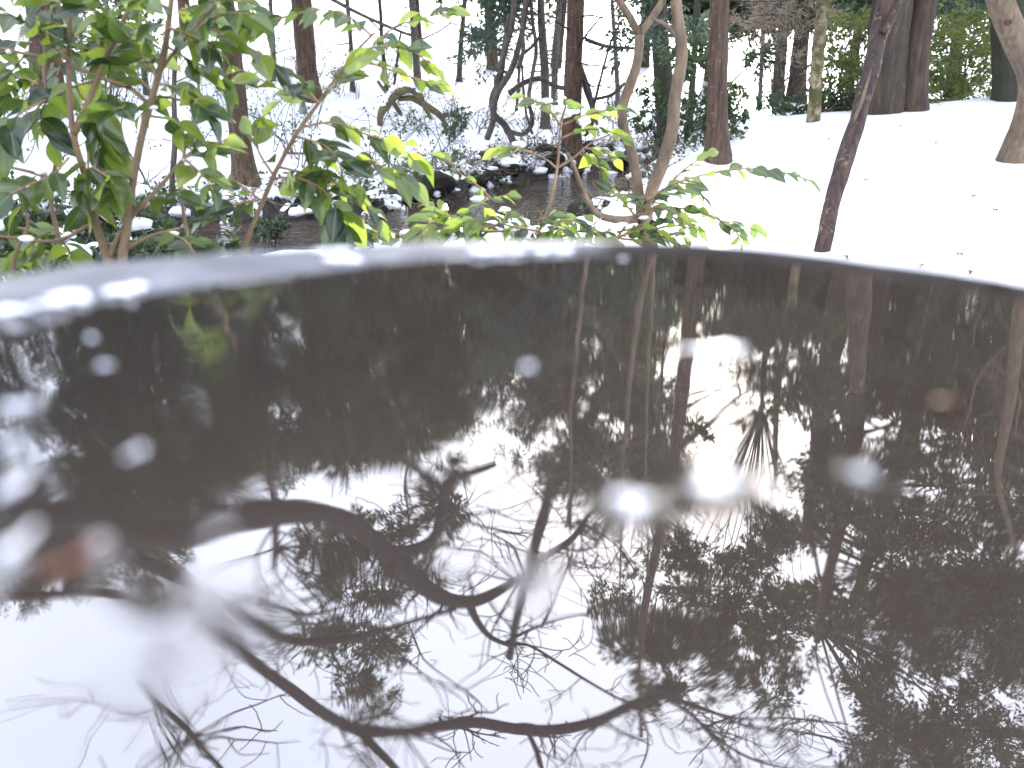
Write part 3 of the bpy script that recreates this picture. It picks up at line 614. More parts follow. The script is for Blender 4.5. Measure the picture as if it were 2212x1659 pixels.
# curved tan tree at the right edge
g = np.random.default_rng(77)
base = hit(2196, 347)
root = thing('tan_tree', 'smooth tan trunk curving out of the right edge', 'tree', base)
Yb = base[1]
P = [base - np.array([0, 0, 0.2]), base, DP(2228, 250, Yb), DP(2232, 170, Yb), DP(2196, 90, Yb), DP(2160, 0, Yb), DP(2138, -90, Yb)]
P += [RP(2190, 480, Yb), RP(2212, 600, Yb), RP(2200, 700, Yb), RP(2180, 880, Yb), RP(2158, 1030, Yb), RP(2190, 1180, Yb)]
S = spline(P, 60); rad = np.interp(np.arange(60), [0, 6, 12, 25, 59], [0.19, 0.15, 0.115, 0.10, 0.02])
a = Acc(); a.tube(S, rad, 18, 0.05, 5); a.build('trunk', M['tan'], root)
a = Acc(); a.blob(DP(2178, 48, Yb - 0.10), (0.03, 0.014, 0.022), 4, 0.2, 12, 8); a.build('knot', M['stick'], root)
def twiggy(acc, S, rad, n, L0, g, lo=0.4, depth=2, upb=0.4, rscale=0.5):
    for k in range(n):
        i = int(g.uniform(lo, 0.98) * (len(S) - 1)); p = S[i]; L_ = L0 * g.uniform(0.5, 1.2)
        d = g.normal(size=3); d[2] = abs(d[2]) * upb + 0.1; d /= np.linalg.norm(d)
        pts = [p]
        for q_ in range(5):
            d = d + g.normal(size=3) * 0.25; d /= np.linalg.norm(d); pts.append(pts[-1] + d * L_ / 5)
        r0 = min(rad[i] * rscale, 0.004 + 0.009 * L_)
        T_ = spline(pts, 11); rr = np.linspace(max(r0, 0.0032), 0.0026, 11); acc.tube(T_, rr, 4 if depth < 2 else 5)
        if depth > 1: twiggy(acc, T_, rr, 4, L_ * 0.55, g, 0.25, depth - 1, upb, 0.7)
a = Acc(); twiggy(a, S, rad, 12, 1.6, g, 0.5, 3); a.build('branches', M['tan'], root)

# two pale tan stems in the middle
base = np.array([*DP(1402, 560, 4.3)[:2], 0.0]); base[2] = terrain(base[0], base[1])
root = thing('tan_tree', 'slender pale tan tree with two crooked stems standing before the stream', 'tree', base)
st_a = [(1400, 545), (1388, 480), (1378, 400), (1364, 330), (1346, 270), (1347, 225), (1366, 170), (1378, 120), (1381, 75)]
st_b = [(1408, 545), (1396, 470), (1408, 410), (1432, 350), (1450, 290), (1460, 200), (1473, 110), (1466, 60), (1459, 0)]
for nm, pp, y0, w0 in (('stem', st_a, 4.3, 22), ('stem', st_b, 4.25, 27)):
    P = [base - np.array([0, 0, 0.1])] + [DP(x, y, y0) for x, y in pp]
    tops = [[(1356, 30), (1330, -10), (1300, -70)], [(1420, 22), (1440, -20), (1450, -90)]] if pp is st_a else [[(1462, -60), (1440, -150)]]
    S = spline(P, 46); rad = np.interp(np.arange(46), [0, 6, 45], [w0 * 1.15, w0, w0 * 0.82]) / 2 / F * 4.4
    a = Acc(); a.tube(S, rad, 12, 0.10, 3 + w0)
    ob = a.build(nm, M['tan'], root)
    br = Acc()
    for tp in tops:
        Q = [S[-1]] + [DP(x, y, y0) for x, y in tp]; Q += [Q[-1] + (Q[-1] - Q[-2]) * 1.2 + np.array([0, 0, 0.8]), Q[-1] + (Q[-1] - Q[-2]) * 2 + np.array([0.1, 0.2, 1.9])]
        S2 = spline(Q, 24); r2 = np.linspace(rad[-1] * 0.85, 0.004, 24); br.tube(S2, r2, 9, 0.06, 2); twiggy(br, S2, r2, 7, 0.9, g, 0.35, 2)
    if pp is st_b: Q = [DP(1462, 80, 4.25), DP(1440, 55, 4.2), DP(1410, 40, 4.1)]; br.tube(spline(Q, 8), np.linspace(0.012, 0.006, 8), 6)
    if pp is st_a: Q = [DP(1385, 470, 4.3), DP(1340, 475, 4.2), DP(1290, 462, 4.15), DP(1262, 420, 4.1), DP(1240, 360, 4.0), DP(1225, 330, 4.0)]; br.tube(spline(Q, 20), np.linspace(0.026, 0.008, 20), 8, 0.08, 4)
    br.build('branches', M['tan'], root)

# leaning dead stick
base = hit(1775, 541)
root = thing('dead_stick', 'leaning dead dark stick stuck in the snow on the right', 'stick', base)
Yb = base[1]; y2 = Yb + 0.55
P = [base - np.array([0.03, 0, 0.15]), base, DP(1795, 450, Yb + .1), DP(1815, 380, Yb + .2), DP(1852, 260, Yb + .35), DP(1880, 160, Yb + .45), DP(1903, 60, y2), DP(1925, 0, y2), DP(1950, -110, y2 + .2)]
P += [P[-1] + np.array([0.14, 0.15, 0.6]), P[-1] + np.array([0.3, 0.3, 1.3])]
S = spline(P, 70); rad = np.interp(np.arange(70), [0, 8, 20, 35, 46, 58, 69], [0.052, 0.052, 0.054, 0.058, 0.085, 0.095, 0.05])
a = Acc(); a.tube(S, rad, 16, 0.13, 12); sk = a.build('shaft', M['stick'], root)
a = Acc(); Q = [DP(1908, 70, y2 - .08), DP(1930, 30, y2 - .1), DP(1962, -30, y2 - .05)]; a.tube(spline(Q, 8), np.linspace(0.03, 0.012, 8), 8, 0.1, 3); a.build('side_stub', M['stick'], root)
a = Acc(); Q = [DP(1843, 265, Yb + .24), DP(1862, 215, Yb + .30), DP(1882, 150, Yb + .35)]; a.tube(spline(Q, 10), np.array([.004, .010, .012, .013, .012, .011, .01, .008, .006, .003]), 6, 0.1, 8); a.build('loose_bark_strip', M['tan'], root)

# ------------------------------------------------------------------ the big bare tree overhead, seen in the water
g = np.random.default_rng(21)
TB = np.array([-4.6, 3.6, 0.0]); TB[2] = terrain(TB[0], TB[1])
root = thing('bare_tree', 'large bare tree whose crooked limbs arch overhead, mirrored in the basin', 'tree', TB)
S = spline([TB - [0, 0, .3], TB + [0, 0, .0], TB + [0.05, .05, 1.2], TB + [0.2, .1, 2.4], TB + [0.15, 0, 4.0], TB + [0.4, .2, 6.0], TB + [0.3, .3, 8.5]], 50)
rad = np.interp(np.arange(50), [0, 8, 25, 49], [0.36, 0.24, 0.17, 0.03])
a = Acc(); a.tube(S, rad, 18, 0.12, 6); a.build('trunk', M['limb'], root)
tw = Acc(); twiggy(tw, S, rad, 10, 1.8, g, 0.55, 2)
def limb(path, y0, y1, w, n=40, start=None, nt=0, tl=0.8, lo=0.1, tdepth=2, nm='limb', sides=10):
    k = len(path); ys = np.linspace(y0, y1, k)
    P = [RP(x, y, yy) for (x, y), yy in zip(path, ys)]
    ww = [0.72 * w_ / 2 / F * np.linalg.norm(p) for w_, p in zip(np.interp(np.linspace(0, 1, k), np.linspace(0, 1, len(w)), w), P)]
    if start is not None: P = [np.array(start)] + P; ww = [ww[0] * 1.4] + ww
    S = spline(np.c_[np.array(P), ww], n)
    a = Acc(); a.tube(S[:, :3], np.maximum(S[:, 3], 0.002), sides, 0.09, int(path[0][0])); a.build(nm, M['limb'], root)
    if nt: twiggy(tw, S[:, :3], S[:, 3], nt, tl, g, lo, tdepth)
    return S
limb([(300, 1140), (500, 1125), (640, 1108), (730, 1120), (830, 1190), (900, 1245), (960, 1288), (1030, 1295), (1100, 1262), (1170, 1210), (1240, 1165), (1275, 1110), (1300, 1075)],
     4.0, 4.6, [62, 64, 66, 60, 50, 46, 44, 34, 24, 20, 17, 13, 9], 60, start=TB + [0.2, .1, 2.3], nt=32, tl=0.7, lo=0.45)
limb([(830, 1190), (890, 1190), (935, 1165), (955, 1090), (965, 1045), (1010, 1020), (1068, 998)], 4.2, 4.4, [30, 30, 28, 27, 26, 22, 15], 24, nt=8, tl=0.6)
limb([(962, 1062), (870, 1012), (790, 995), (700, 988), (600, 1000)], 4.3, 4.6, [22, 20, 16, 12, 8], 20, nt=8, tl=0.5)
limb([(1018, 1298), (1035, 1340), (1062, 1375), (1100, 1392)], 4.4, 4.4, [22, 19, 15, 10], 14)
limb([(1095, 1390), (1140, 1392), (1200, 1430), (1260, 1470), (1330, 1510), (1372, 1522)], 4.4, 3.9, [9, 7, 7, 7, 6, 4], 22, nt=8, tl=0.5)
limb([(1090, 1388), (1130, 1365), (1190, 1342), (1250, 1330), (1300, 1328)], 4.4, 4.6, [9, 8, 7, 5, 4], 16, nt=6, tl=0.4)
limb([(1165, 1355), (1200, 1290), (1222, 1230), (1242, 1175)], 4.4, 4.7, [8, 7, 6, 5], 14, nt=4, tl=0.4)
limb([(962, 1085), (990, 1120), (1040, 1145), (1090, 1158), (1135, 1168)], 4.3, 4.6, [13, 11, 8, 7, 4], 14, nt=8, tl=0.5)
limb([(420, 1240), (520, 1320), (600, 1378), (700, 1388), (800, 1372), (900, 1342), (1010, 1300)], 4.9, 4.5, [36, 30, 24, 20, 16, 12, 10], 30, start=TB + [0.2, .1, 3.0], nt=24, tl=0.8, lo=0.2)
limb([(470, 1250), (560, 1300), (660, 1330), (760, 1300), (880, 1255), (960, 1200)], 5.1, 5.6, [18, 14, 10, 8, 6, 4], 24, nt=20, tl=0.7, lo=0.1)
limb([(300, 1290), (380, 1335), (440, 1370), (520, 1410), (600, 1470), (690, 1540), (780, 1590), (870, 1587), (940, 1567), (1020, 1555), (1120, 1570), (1200, 1568), (1290, 1550), (1370, 1520), (1430, 1500), (1480, 1510)],
     3.3, 3.6, [22, 24, 28, 30, 29, 28, 30, 27, 25, 27, 26, 25, 23, 22, 20, 14], 70, start=TB + [0.2, .0, 3.8], nt=28, tl=0.55, lo=0.5)
limb([(775, 1588), (800, 1620), (835, 1655), (890, 1720)], 3.4, 3.1, [22, 20, 18, 14], 12, nt=6, tl=0.5)
limb([(1430, 1500), (1500, 1540), (1545, 1590), (1590, 1640), (1610, 1700)], 3.6, 3.3, [11, 9, 8, 7, 6], 18, nt=8, tl=0.4)
limb([(1475, 1510), (1540, 1532), (1620, 1565), (1700, 1580), (1800, 1602), (1860, 1625)], 3.6, 3.8, [10, 8, 7, 6, 5, 4], 22, nt=14, tl=0.45)
limb([(1500, 1540), (1560, 1595), (1640, 1640), (1740, 1665)], 3.6, 3.4, [8, 7, 6, 4], 16, nt=6, tl=0.4)
limb([(1480, 1515), (1600, 1548), (1720, 1556), (1830, 1570)], 3.6, 4.0, [8, 6, 5, 3], 16, nt=10, tl=0.4)
limb([(300, 1500), (380, 1560), (430, 1610), (480, 1660), (520, 1720)], 3.6, 3.0, [14, 14, 13, 12, 10], 18, nt=16, tl=0.6)
limb([(1370, 1522), (1395, 1570), (1400, 1620), (1380, 1680)], 3.6, 3.5, [7, 6, 5, 4], 12, nt=6, tl=0.4)
tw.build('twigs', M['limb'], root)
# snapped bare pole in front of the sky
root = TREES['t9'][0]; Y9 = root.location[1]
P = [RP(x, y, Y9 + dy) for x, y, dy in ((1330, 800, 0), (1260, 930, -.4), (1205, 1030, -.8), (1170, 1130, -1), (1132, 1250, -1.2), (1112, 1350, -1.3), (1100, 1420, -1.4))]
S = spline(P, 40); a = Acc(); a.tube(S, np.linspace(0.16, 0.085, 40), 10, 0.1, 14); lb = a.build('broken_limb', M['limb'], root); lb['label'] = 'long bare limb snapped off at its tip'

# ------------------------------------------------------------------ trees higher up the hill (mirrored only)
def cone_tree(label, x, y, H, rc, seed, leaf='needle', n=230):
    g = np.random.default_rng(seed); z0 = float(terrain(x, y)); root = thing('cedar_tree', label, 'tree', (x, y, z0), 'cedars high on the hill')
    S = spline([(x, y, z0 - .3), (x, y, z0), (x + g.normal() * .2, y, z0 + H * .5), (x + g.normal() * .2, y, z0 + H)], 24)
    a = Acc(); a.tube(S, np.linspace(0.24, 0.03, 24), 10, 0.08, seed); a.build('trunk', M['cedar'], root)
    a = Acc(); br = Acc()
    for k in range(n):
        t = g.uniform(0.28, 1.0) ; rr = rc * (1.08 - t) ** 0.7 * g.uniform(0.25, 1.1); an = g.uniform(0, 2 * math.pi)
        c = np.array([x + rr * math.cos(an), y + rr * math.sin(an), z0 + H * t]); tuft(a, c, 0.85 * g.uniform(.6, 1.2), 110, 0.28, 0.055, g, 0.15)
        if k % 4 == 0: br.tube([[x, y, c[2] + .2], (c + [x, y, c[2]]) / 2, c], [0.05, 0.03, 0.01], 5)
    br.build('branches', M['limb'], root); a.build('crown', M[leaf], root, smooth=False)
for k, (px, yy, H, rc, lab) in enumerate([(150, 27, 13, 2.6, 'tall cedar high on the hill at the far left of the mirrored wood'), (420, 30, 13, 2.8, 'tall cedar on the hill behind the left mirrored crown'),
        (675, 27, 12, 2.6, 'cedar on the hill above the straight brown cedar'), (905, 31, 12, 2.6, 'cedar on the hill above the thin grey-brown trunk'), (1065, 29, 9, 2.4, 'shorter cedar on the hill left of the mirrored sky gap'),
        (1200, 30, 11, 2.8, 'cedar on the hill above the red-brown cedar'), (1390, 32, 12, 2.8, 'cedar on the hill left of the brightest mirrored gap'), (1680, 27, 8, 2.6, 'low cedar on the hill right of the brightest mirrored gap'),
        (1830, 31, 9, 2.8, 'cedar on the hill above the broad brown trunk'), (2060, 26, 11, 2.8, 'cedar on the hill at the right of the mirrored wood'), (1530, 29, 6.5, 2.6, 'low cedar on the hill under the brightest mirrored gap'), (1930, 33, 8, 2.8, 'low cedar on the hill between the right-hand mirrored crowns'), (2330, 28, 13, 3.0, 'tall cedar on the hill at the far right edge')]):
    p = DP(px, 196, yy); cone_tree(lab, p[0], yy, H, rc, 300 + k)

# ------------------------------------------------------------------ evergreens and shrubs seen directly
def shrub(label, poly, n, leaf, ln, wd, Y=None, basepx=None, rcl=0.18, per=60, seed=1, twigs=True, name='evergreen_shrub', cat='shrub', group=None, dep=0.35, snow=0, flat=0.6):
    g = np.random.default_rng(seed * 31 + 3)
    c = np.array(poly, float).mean(0); bpx = basepx or (c[0], max(p[1] for p in poly))
    base = hit(*bpx) if Y is None else np.array([*DP(*bpx, Y)[:2], 0.0])
    base[2] = terrain(base[0], base[1]); Y0 = base[1]
    root = thing(name, label, cat, base, group); a = Acc(); b = Acc(); s = Acc()
    pts = inpoly(poly, n, g)
    for k, (px, py) in enumerate(pts):
        p = DP(px, py, Y0 + g.uniform(-dep, dep)); p[2] = max(p[2], terrain(p[0], p[1]) + 0.03)
        tuft(a, p, rcl * g.uniform(0.6, 1.3), per, ln, wd, g, 0.1, flat)
        if twigs and k % 2 == 0:
            q = base + np.array([g.normal() * 0.08, g.normal() * 0.08, -0.03]); m_ = (p + q) / 2 + g.normal(size=3) * 0.08
            b.tube(spline([q, m_, p], 7), np.linspace(0.011, 0.003, 7), 5)
        if snow and k < snow: s = Acc(); s.blob(p + [0, 0, rcl * 0.6], (rcl * g.uniform(.5, .9), rcl * g.uniform(.5, .9), rcl * 0.35), seed + k, 0.3, 12, 8); s.build('snow_clump', M['snow'], root)
    if b.n: b.build('stems', M['grey'], root)
    a.build('foliage', M[leaf], root, smooth=False)
    
    return root
shrub('dense green evergreen boughs left of the leaning stick', [(1785, 90), (1860, 0), (1890, 60), (1880, 235), (1790, 240), (1765, 190)], 62, 'evergreen', 0.085, 0.02, Y=12.5, basepx=(1830, 240), rcl=0.32, per=55, seed=1, dep=1.0, flat=0.15)
shrub('dense green evergreen boughs between the brown trunks at right', [(1930, 110), (2000, 40), (2060, -10), (2160, 20), (2170, 190), (2120, 215), (1940, 225)], 100, 'evergreen', 0.085, 0.02, Y=13, basepx=(2060, 215), rcl=0.36, per=60, seed=2, dep=1.2, flat=0.15)
shrub('dark green boughs at the top right corner', [(2030, -80), (2260, -80), (2260, 90), (2140, 60), (2050, 10)], 60, 'needle2', 0.085, 0.02, Y=13.5, basepx=(2200, 212), rcl=0.33, per=60, seed=3)
shrub('low dark shrub at the foot of the pale mossy trunk', [(1640, 215), (1740, 190), (1850, 215), (1860, 248), (1640, 255)], 34, 'shrub', 0.06, 0.02, Y=11.8, basepx=(1740, 255), rcl=0.16, per=45, seed=4)
shrub('glossy dark shrub behind the foot of the speckled brown trunk', [(1570, 180), (1600, 200), (1600, 270), (1575, 290), (1500, 290), (1490, 240), (1530, 190)], 34, 'shrub', 0.06, 0.022, Y=10.2, basepx=(1545, 300), rcl=0.17, per=48, seed=5)
shrub('ivy-like dark leaves around the foot of the mossy trunk', [(1385, 200), (1420, 185), (1460, 220), (1500, 210), (1510, 270), (1470, 320), (1380, 285)], 34, 'shrub', 0.06, 0.022, Y=11.6, basepx=(1440, 330), rcl=0.17, per=48, seed=6)
shrub('small rounded green shrub on the slope right of the arched log', [(965, 230), (1000, 225), (1010, 280), (980, 300), (950, 290)], 20, 'shrub', 0.05, 0.018, basepx=(980, 305), rcl=0.14, per=60, seed=7)
shrub('sparse low shrub under the arched log', [(880, 235), (920, 250), (945, 275), (880, 285)], 9, 'shrub', 0.05, 0.016, basepx=(905, 285), rcl=0.13, per=34, seed=8)
shrub('dark undergrowth with snow clumps behind the left camellia stems', [(160, 480), (230, 420), (330, 440), (345, 520), (260, 545), (150, 530)], 60, 'shrub', 0.045, 0.014, Y=6.2, basepx=(250, 560), rcl=0.14, per=60, seed=9, snow=7)
shrub('dark undergrowth with snow clumps at the far left edge', [(-20, 430), (90, 410), (130, 470), (100, 540), (-20, 560)], 50, 'shrub', 0.045, 0.014, Y=6.6, basepx=(50, 570), rcl=0.15, per=55, seed=10, snow=7)
shrub('small dark shrub just above the rim left of the slanting sapling', [(545, 480), (600, 465), (630, 500), (590, 520), (545, 520)], 14, 'shrub', 0.045, 0.014, Y=7.4, basepx=(585, 530), rcl=0.12, per=50, seed=11)
shrub('twiggy green plants with snow on the far stream bank', [(1300, 190), (1370, 175), (1385, 260), (1330, 275), (1280, 250)], 16, 'shrub', 0.05, 0.016, basepx=(1335, 290), rcl=0.16, per=32, seed=12)
shrub('pale green fine-leaved bush at the top left', [(120, -40), (260, -40), (330, 60), (290, 150), (200, 130), (130, 60)], 40, 'shrub', 0.06, 0.016, Y=9.5, basepx=(220, 430), rcl=0.22, per=40, seed=13)
shrub('grey-brown haze of dry twigs behind the pale mossy trunk', [(1590, -60), (1790, -60), (1800, 60), (1740, 130), (1650, 120), (1590, 90)], 44, 'drytwig', 0.14, 0.006, Y=13.5, basepx=(1680, 235), rcl=0.4, per=80, seed=16)

# ------------------------------------------------------------------ twisted vines and the arched log
base = hit(1105, 318)
root = thing('twisted_vines', 'tangle of grey twisted vine stems beyond the stream, left of the cedar', 'vine', base)
Yv = base[1]
vines = [([(1052, 300), (1066, 255), (1062, 215), (1080, 170), (1090, 110), (1105, 60), (1112, -20)], 12), ([(1115, 320), (1090, 270), (1066, 245), (1075, 200), (1100, 160), (1115, 120), (1130, 60), (1140, -10)], 13),
         ([(1075, 205), (1070, 175), (1082, 155), (1100, 158)], 7), ([(1100, 200), (1130, 180), (1165, 170), (1190, 182), (1215, 190), (1240, 185)], 10), ([(1090, 280), (1130, 290), (1150, 262), (1142, 215), (1150, 160), (1158, 110), (1150, 40), (1145, -20)], 8),
         ([(1118, 150), (1130, 110), (1128, 60), (1135, 0)], 8), ([(1080, 150), (1092, 80), (1100, 30)], 9), ([(1125, 120), (1150, 100), (1165, 80)], 6), ([(1150, 290), (1138, 250), (1130, 190), (1128, 140)], 5),
         ([(1262, 290), (1282, 250), (1265, 190), (1252, 140)], 12), ([(1255, 145), (1275, 200), (1290, 270)], 7), ([(1280, 215), (1320, 205), (1350, 180)], 6), ([(1265, 85), (1310, 100), (1380, 105)], 7), ([(1280, 240), (1300, 160), (1320, 90), (1345, 40)], 5)]
for k, (pp, wv) in enumerate(vines):
    P = [DP(x, y, Yv + 0.25 * math.sin(k * 2.1 + i * 0.9)) for i, (x, y) in enumerate(pp)]
    a = Acc(); a.tube(spline(P, 26), np.linspace(wv, wv * 0.75, 26) * 1.2 / 2 / F * Yv, 8, 0.12, k + 40); a.build('vine_stem', M['grey'], root)
g = np.random.default_rng(9); a = Acc()
for k in range(60):
    p = DP(g.uniform(1050, 1290), g.uniform(-20, 270), Yv + g.normal() * 0.5); d = g.normal(size=3); d[2] *= 1.3
    a.tube(spline([p, p + d * 0.18 + g.normal(size=3) * .05, p + d * 0.4], 6), np.linspace(0.006, 0.002, 6), 4)
a.build('twigs', M['grey'], root)

base = hit(822, 272)
root = thing('arched_log', 'mossy arched dead log capped with snow on the white slope', 'log', base)
Yl = base[1]
arch = [([(822, 285), (822, 250), (835, 225), (858, 200), (885, 192), (903, 202), (915, 225), (932, 258)], [8, 15, 18, 20, 19, 15, 11, 8]), ([(860, 214), (890, 212), (920, 228), (950, 250), (965, 272)], [10, 12, 14, 12, 8]), ([(815, 175), (835, 200), (850, 215)], [6, 8, 9]), ([(850, 222), (862, 240), (868, 250)], [10, 9, 7])]
for k, (pp, ww) in enumerate(arch):
    S = spline(np.c_[np.array([DP(x, y, Yl + .15 * k) for x, y in pp]), np.array(ww) / 2 / F * Yl], 26); a = Acc(); a.tube(S[:, :3], S[:, 3], 10, 0.16, 60 + k); a.build('log_limb', M['mossy'], root)
a = Acc()
for t in np.linspace(0.25, 0.72, 12):
    S = spline(np.c_[np.array([DP(x, y, Yl) for x, y in arch[0][0]]), np.array(arch[0][1]) / 2 / F * Yl], 26); s_ = S[int(t * 25)]
    a.blob(s_[:3] + [0, 0, s_[3] * 0.95], (0.10, 0.09, 0.06), int(t * 99), 0.25, 12, 8)
a.build('snow_cap', M['snow'], root)
# slim stems beside the log
for k, (pp, ww, lab) in enumerate([([(838, 225), (832, 160), (826, 100), (822, 30), (818, -20)], 11, 'slim reddish stem rising behind the left end of the arched log'), ([(845, 225), (855, 160), (860, 110), (866, 70)], 7, 'slim forked stem rising from the arched log'),
                                    ([(1115, 240), (1119, 200), (1122, 120)], 9, 'short pale stem standing in snow among the vines'), ([(376, 470), (372, 400), (378, 300), (376, 200), (380, 110)], 14, 'thin grey sapling behind the left camellia'),
                                    ([(300, 460), (316, 400), (280, 330)], 6, 'dark crooked stick behind the left camellia stems')]):
    b0 = hit(*pp[0]); root = thing('thin_stem', lab, 'sapling', b0, 'thin stems in the wood'); S = spline([b0 - [0, 0, .1]] + [DP(x, y, b0[1]) for x, y in pp], 24)
    a = Acc(); a.tube(S, np.linspace(ww, ww * 0.6, 24) / 2 / F * b0[1], 8, 0.12, 90 + k); a.build('stem', M['red' if k < 2 else 'grey'], root)
    a = Acc(); twiggy(a, S, np.full(24, 0.02), 4, 0.5, g, 0.3, 1); a.build('twigs', M['grey'], root)

# ------------------------------------------------------------------ rocks and debris by the stream
rocks = [(1290, 462, .26, 'dark wet rock with snow at the near stream bank'), (1318, 395, .34, 'dark mossy rock where the stream meets the right snow bank'), (1330, 345, .3, 'dark rock at the head of the stream'), (1270, 340, .36, 'dark mossy boulder under the far bank by the cedar'),
         (1180, 352, .34, 'wide dark rock below the far bank in midstream view'), (1100, 372, .32, 'dark rock with snow below the vines'), (1020, 392, .30, 'dark rock at the bend of the far bank'), (930, 405, .3, 'dark clod overhanging the bend of the stream'),
         (880, 432, .24, 'dark earth clod below the snowy far bank'), (800, 452, .25, 'low dark stone at the left far bank'), (700, 474, .26, 'low dark stone left along the far bank'), (640, 486, .24, 'leftmost dark stone of the far bank'), (1120, 330, .2, 'snow-topped stone among the bank twigs'), (1060, 345, .2, 'small snow-topped stone left of the bank twigs')]
for k, (px, py, r_, lab) in enumerate(rocks):
    p = hit(px, py); root = thing('bank_rock', lab, 'rock', p - [0, 0, .1], 'rocks along the stream banks')
    q = np.random.default_rng(k).uniform(0.7, 1.2, 3)
    a = Acc(); a.blob(p + [0, 0, 0.02], (r_ * .8 * q[0], r_ * q[1] * .65, r_ * 0.5 * q[2]), 200 + k, 0.75, 20, 13); a.build('stone', M['rock'], root)
    a = Acc(); a.blob(p + [0.03, 0.04, 0.02 + r_ * 0.36 * q[2]], (r_ * .7 * q[0], r_ * .6 * q[1], r_ * .24), 230 + k, 0.4, 16, 10); a.build('snow_cap', M['snow'], root)
g = np.random.default_rng(55); tg = Acc(); lf = Acc(); sn = Acc()
BX, BY = g.uniform(-5, 3.5, 16000), g.uniform(7.0, 17.0, 16000)
BZ, BD, BW_ = terrain(BX, BY, True)
off = np.abs(BD) - BW_
ok = np.nonzero((off > -0.05) & (off < 0.75) & ((BD > 0) | (g.random(16000) < 0.3)))[0][:1300]
for k, i in enumerate(ok):                                   # matted twigs, grass and snow lumps along the banks
    p = np.array([BX[i], BY[i], BZ[i]])
    if k % 3 == 0:
        sn.blob(p + [0, 0, .01], (g.uniform(.04, .15), g.uniform(.04, .15), g.uniform(.03, .09)), k, 0.5, 10, 7)
    else:
        d = g.normal(size=3) * [1, 1, .5]; d[2] = abs(d[2]) * .8 + .1; d /= np.linalg.norm(d); L_ = g.uniform(.15, .55); q = p + d * L_ + np.array([0, 0, -.12 * L_])
        tg.tube(spline([p, p + d * L_ * .5 + g.normal(size=3) * .05, q], 6), np.linspace(.009, .003, 6), 4)
        for r_ in range(2):
            m_ = p + d * L_ * g.uniform(.3, .8); tg.tube([m_, m_ + g.normal(size=3) * .05, m_ + g.normal(size=3) * .10 + d * .08], [.005, .004, .003], 4)
        if k % 3 == 1: lf.leaves(p + d * L_ * g.uniform(.3, 1, (14, 1)) + g.normal(size=(14, 3)) * .07, 0.065, 0.018, g=g)
for acc, nm, mm, lab in ((tg, 'bank_twigs', 'dead', 'matted dry twigs along the stream banks'), (lf, 'bank_leaves', 'shrub', 'small green leaves sprouting along the stream banks'), (sn, 'snow_lumps', 'snow', 'loose lumps of snow along the stream banks')):
    ob = acc.build(nm, M[mm]); ob['kind'] = 'stuff'; ob['label'] = lab; ob['category'] = nm.split('_')[1]
# fallen leaves and twigs on the right snowfield
fl = [(1944, 277, 'dark'), (1957, 330, 'thin'), (1790, 305, 'small'), (1870, 395, 'flat'), (1887, 383, 'tiny'), (2022, 314, 'pale'), (2022, 358, 'faint'), (2071, 558, 'forked'), (1994, 584, 'flat'), (2148, 461, 'slim'), (2103, 431, 'tiny'), (1824, 564, 'ragged'), (2096, 597, 'long'), (2026, 229, 'twiggy')]
fwhere = ['below the broad brown trunk', 'in the middle of the right snowfield', 'near the pale mossy trunk', 'just right of the leaning stick', 'above a flat one by the stick', 'high on the right snowfield', 'left of the tan trunk base', 'nearest the right end of the rim', 'close above the rim at right', 'low at the right edge', 'below the curved tan trunk', 'at the rim below the leaning stick', 'closest to the rim at right', 'on the crest right of the brown trunks']
for k, ((px, py, ad_), wh) in enumerate(zip(fl, fwhere)):
    p = hit(px, py); a = Acc(); gk = np.random.default_rng(k + 700); s_ = 0.045 + 0.02 * gk.random(); an = gk.uniform(0, 6.28)
    t = np.linspace(0, 1, 7); hw = 0.28 * np.sin(np.pi * t ** .8)
    for sgn in (1, -1):
        u = np.array([math.cos(an), math.sin(an), 0]); v_ = np.array([-math.sin(an), math.cos(an), 0])
        mid = p + (t - .5)[:, None] * u * s_ + np.array([0, 0, .012]) + (0.02 * np.sin(t * 3))[:, None] * np.array([0, 0, 1]); ed = mid + sgn * (hw * s_)[:, None] * v_ + (hw * s_ * 0.2)[:, None] * np.array([0, 0, 1])
        kk = np.arange(6); a.add(np.r_[mid, ed], np.c_[kk, kk + 1, kk + 8, kk + 7])
    a.tube([p + np.array([0, 0, .01]), p - u * s_ * .9 + np.array([0, 0, .015])], [.0015, .001], 4)
    tag(a.build('fallen_leaf', M['litter']), f'{ad_} brown dead leaf lying on the snow {wh}', 'leaf', 'dead leaves on the snowfield')

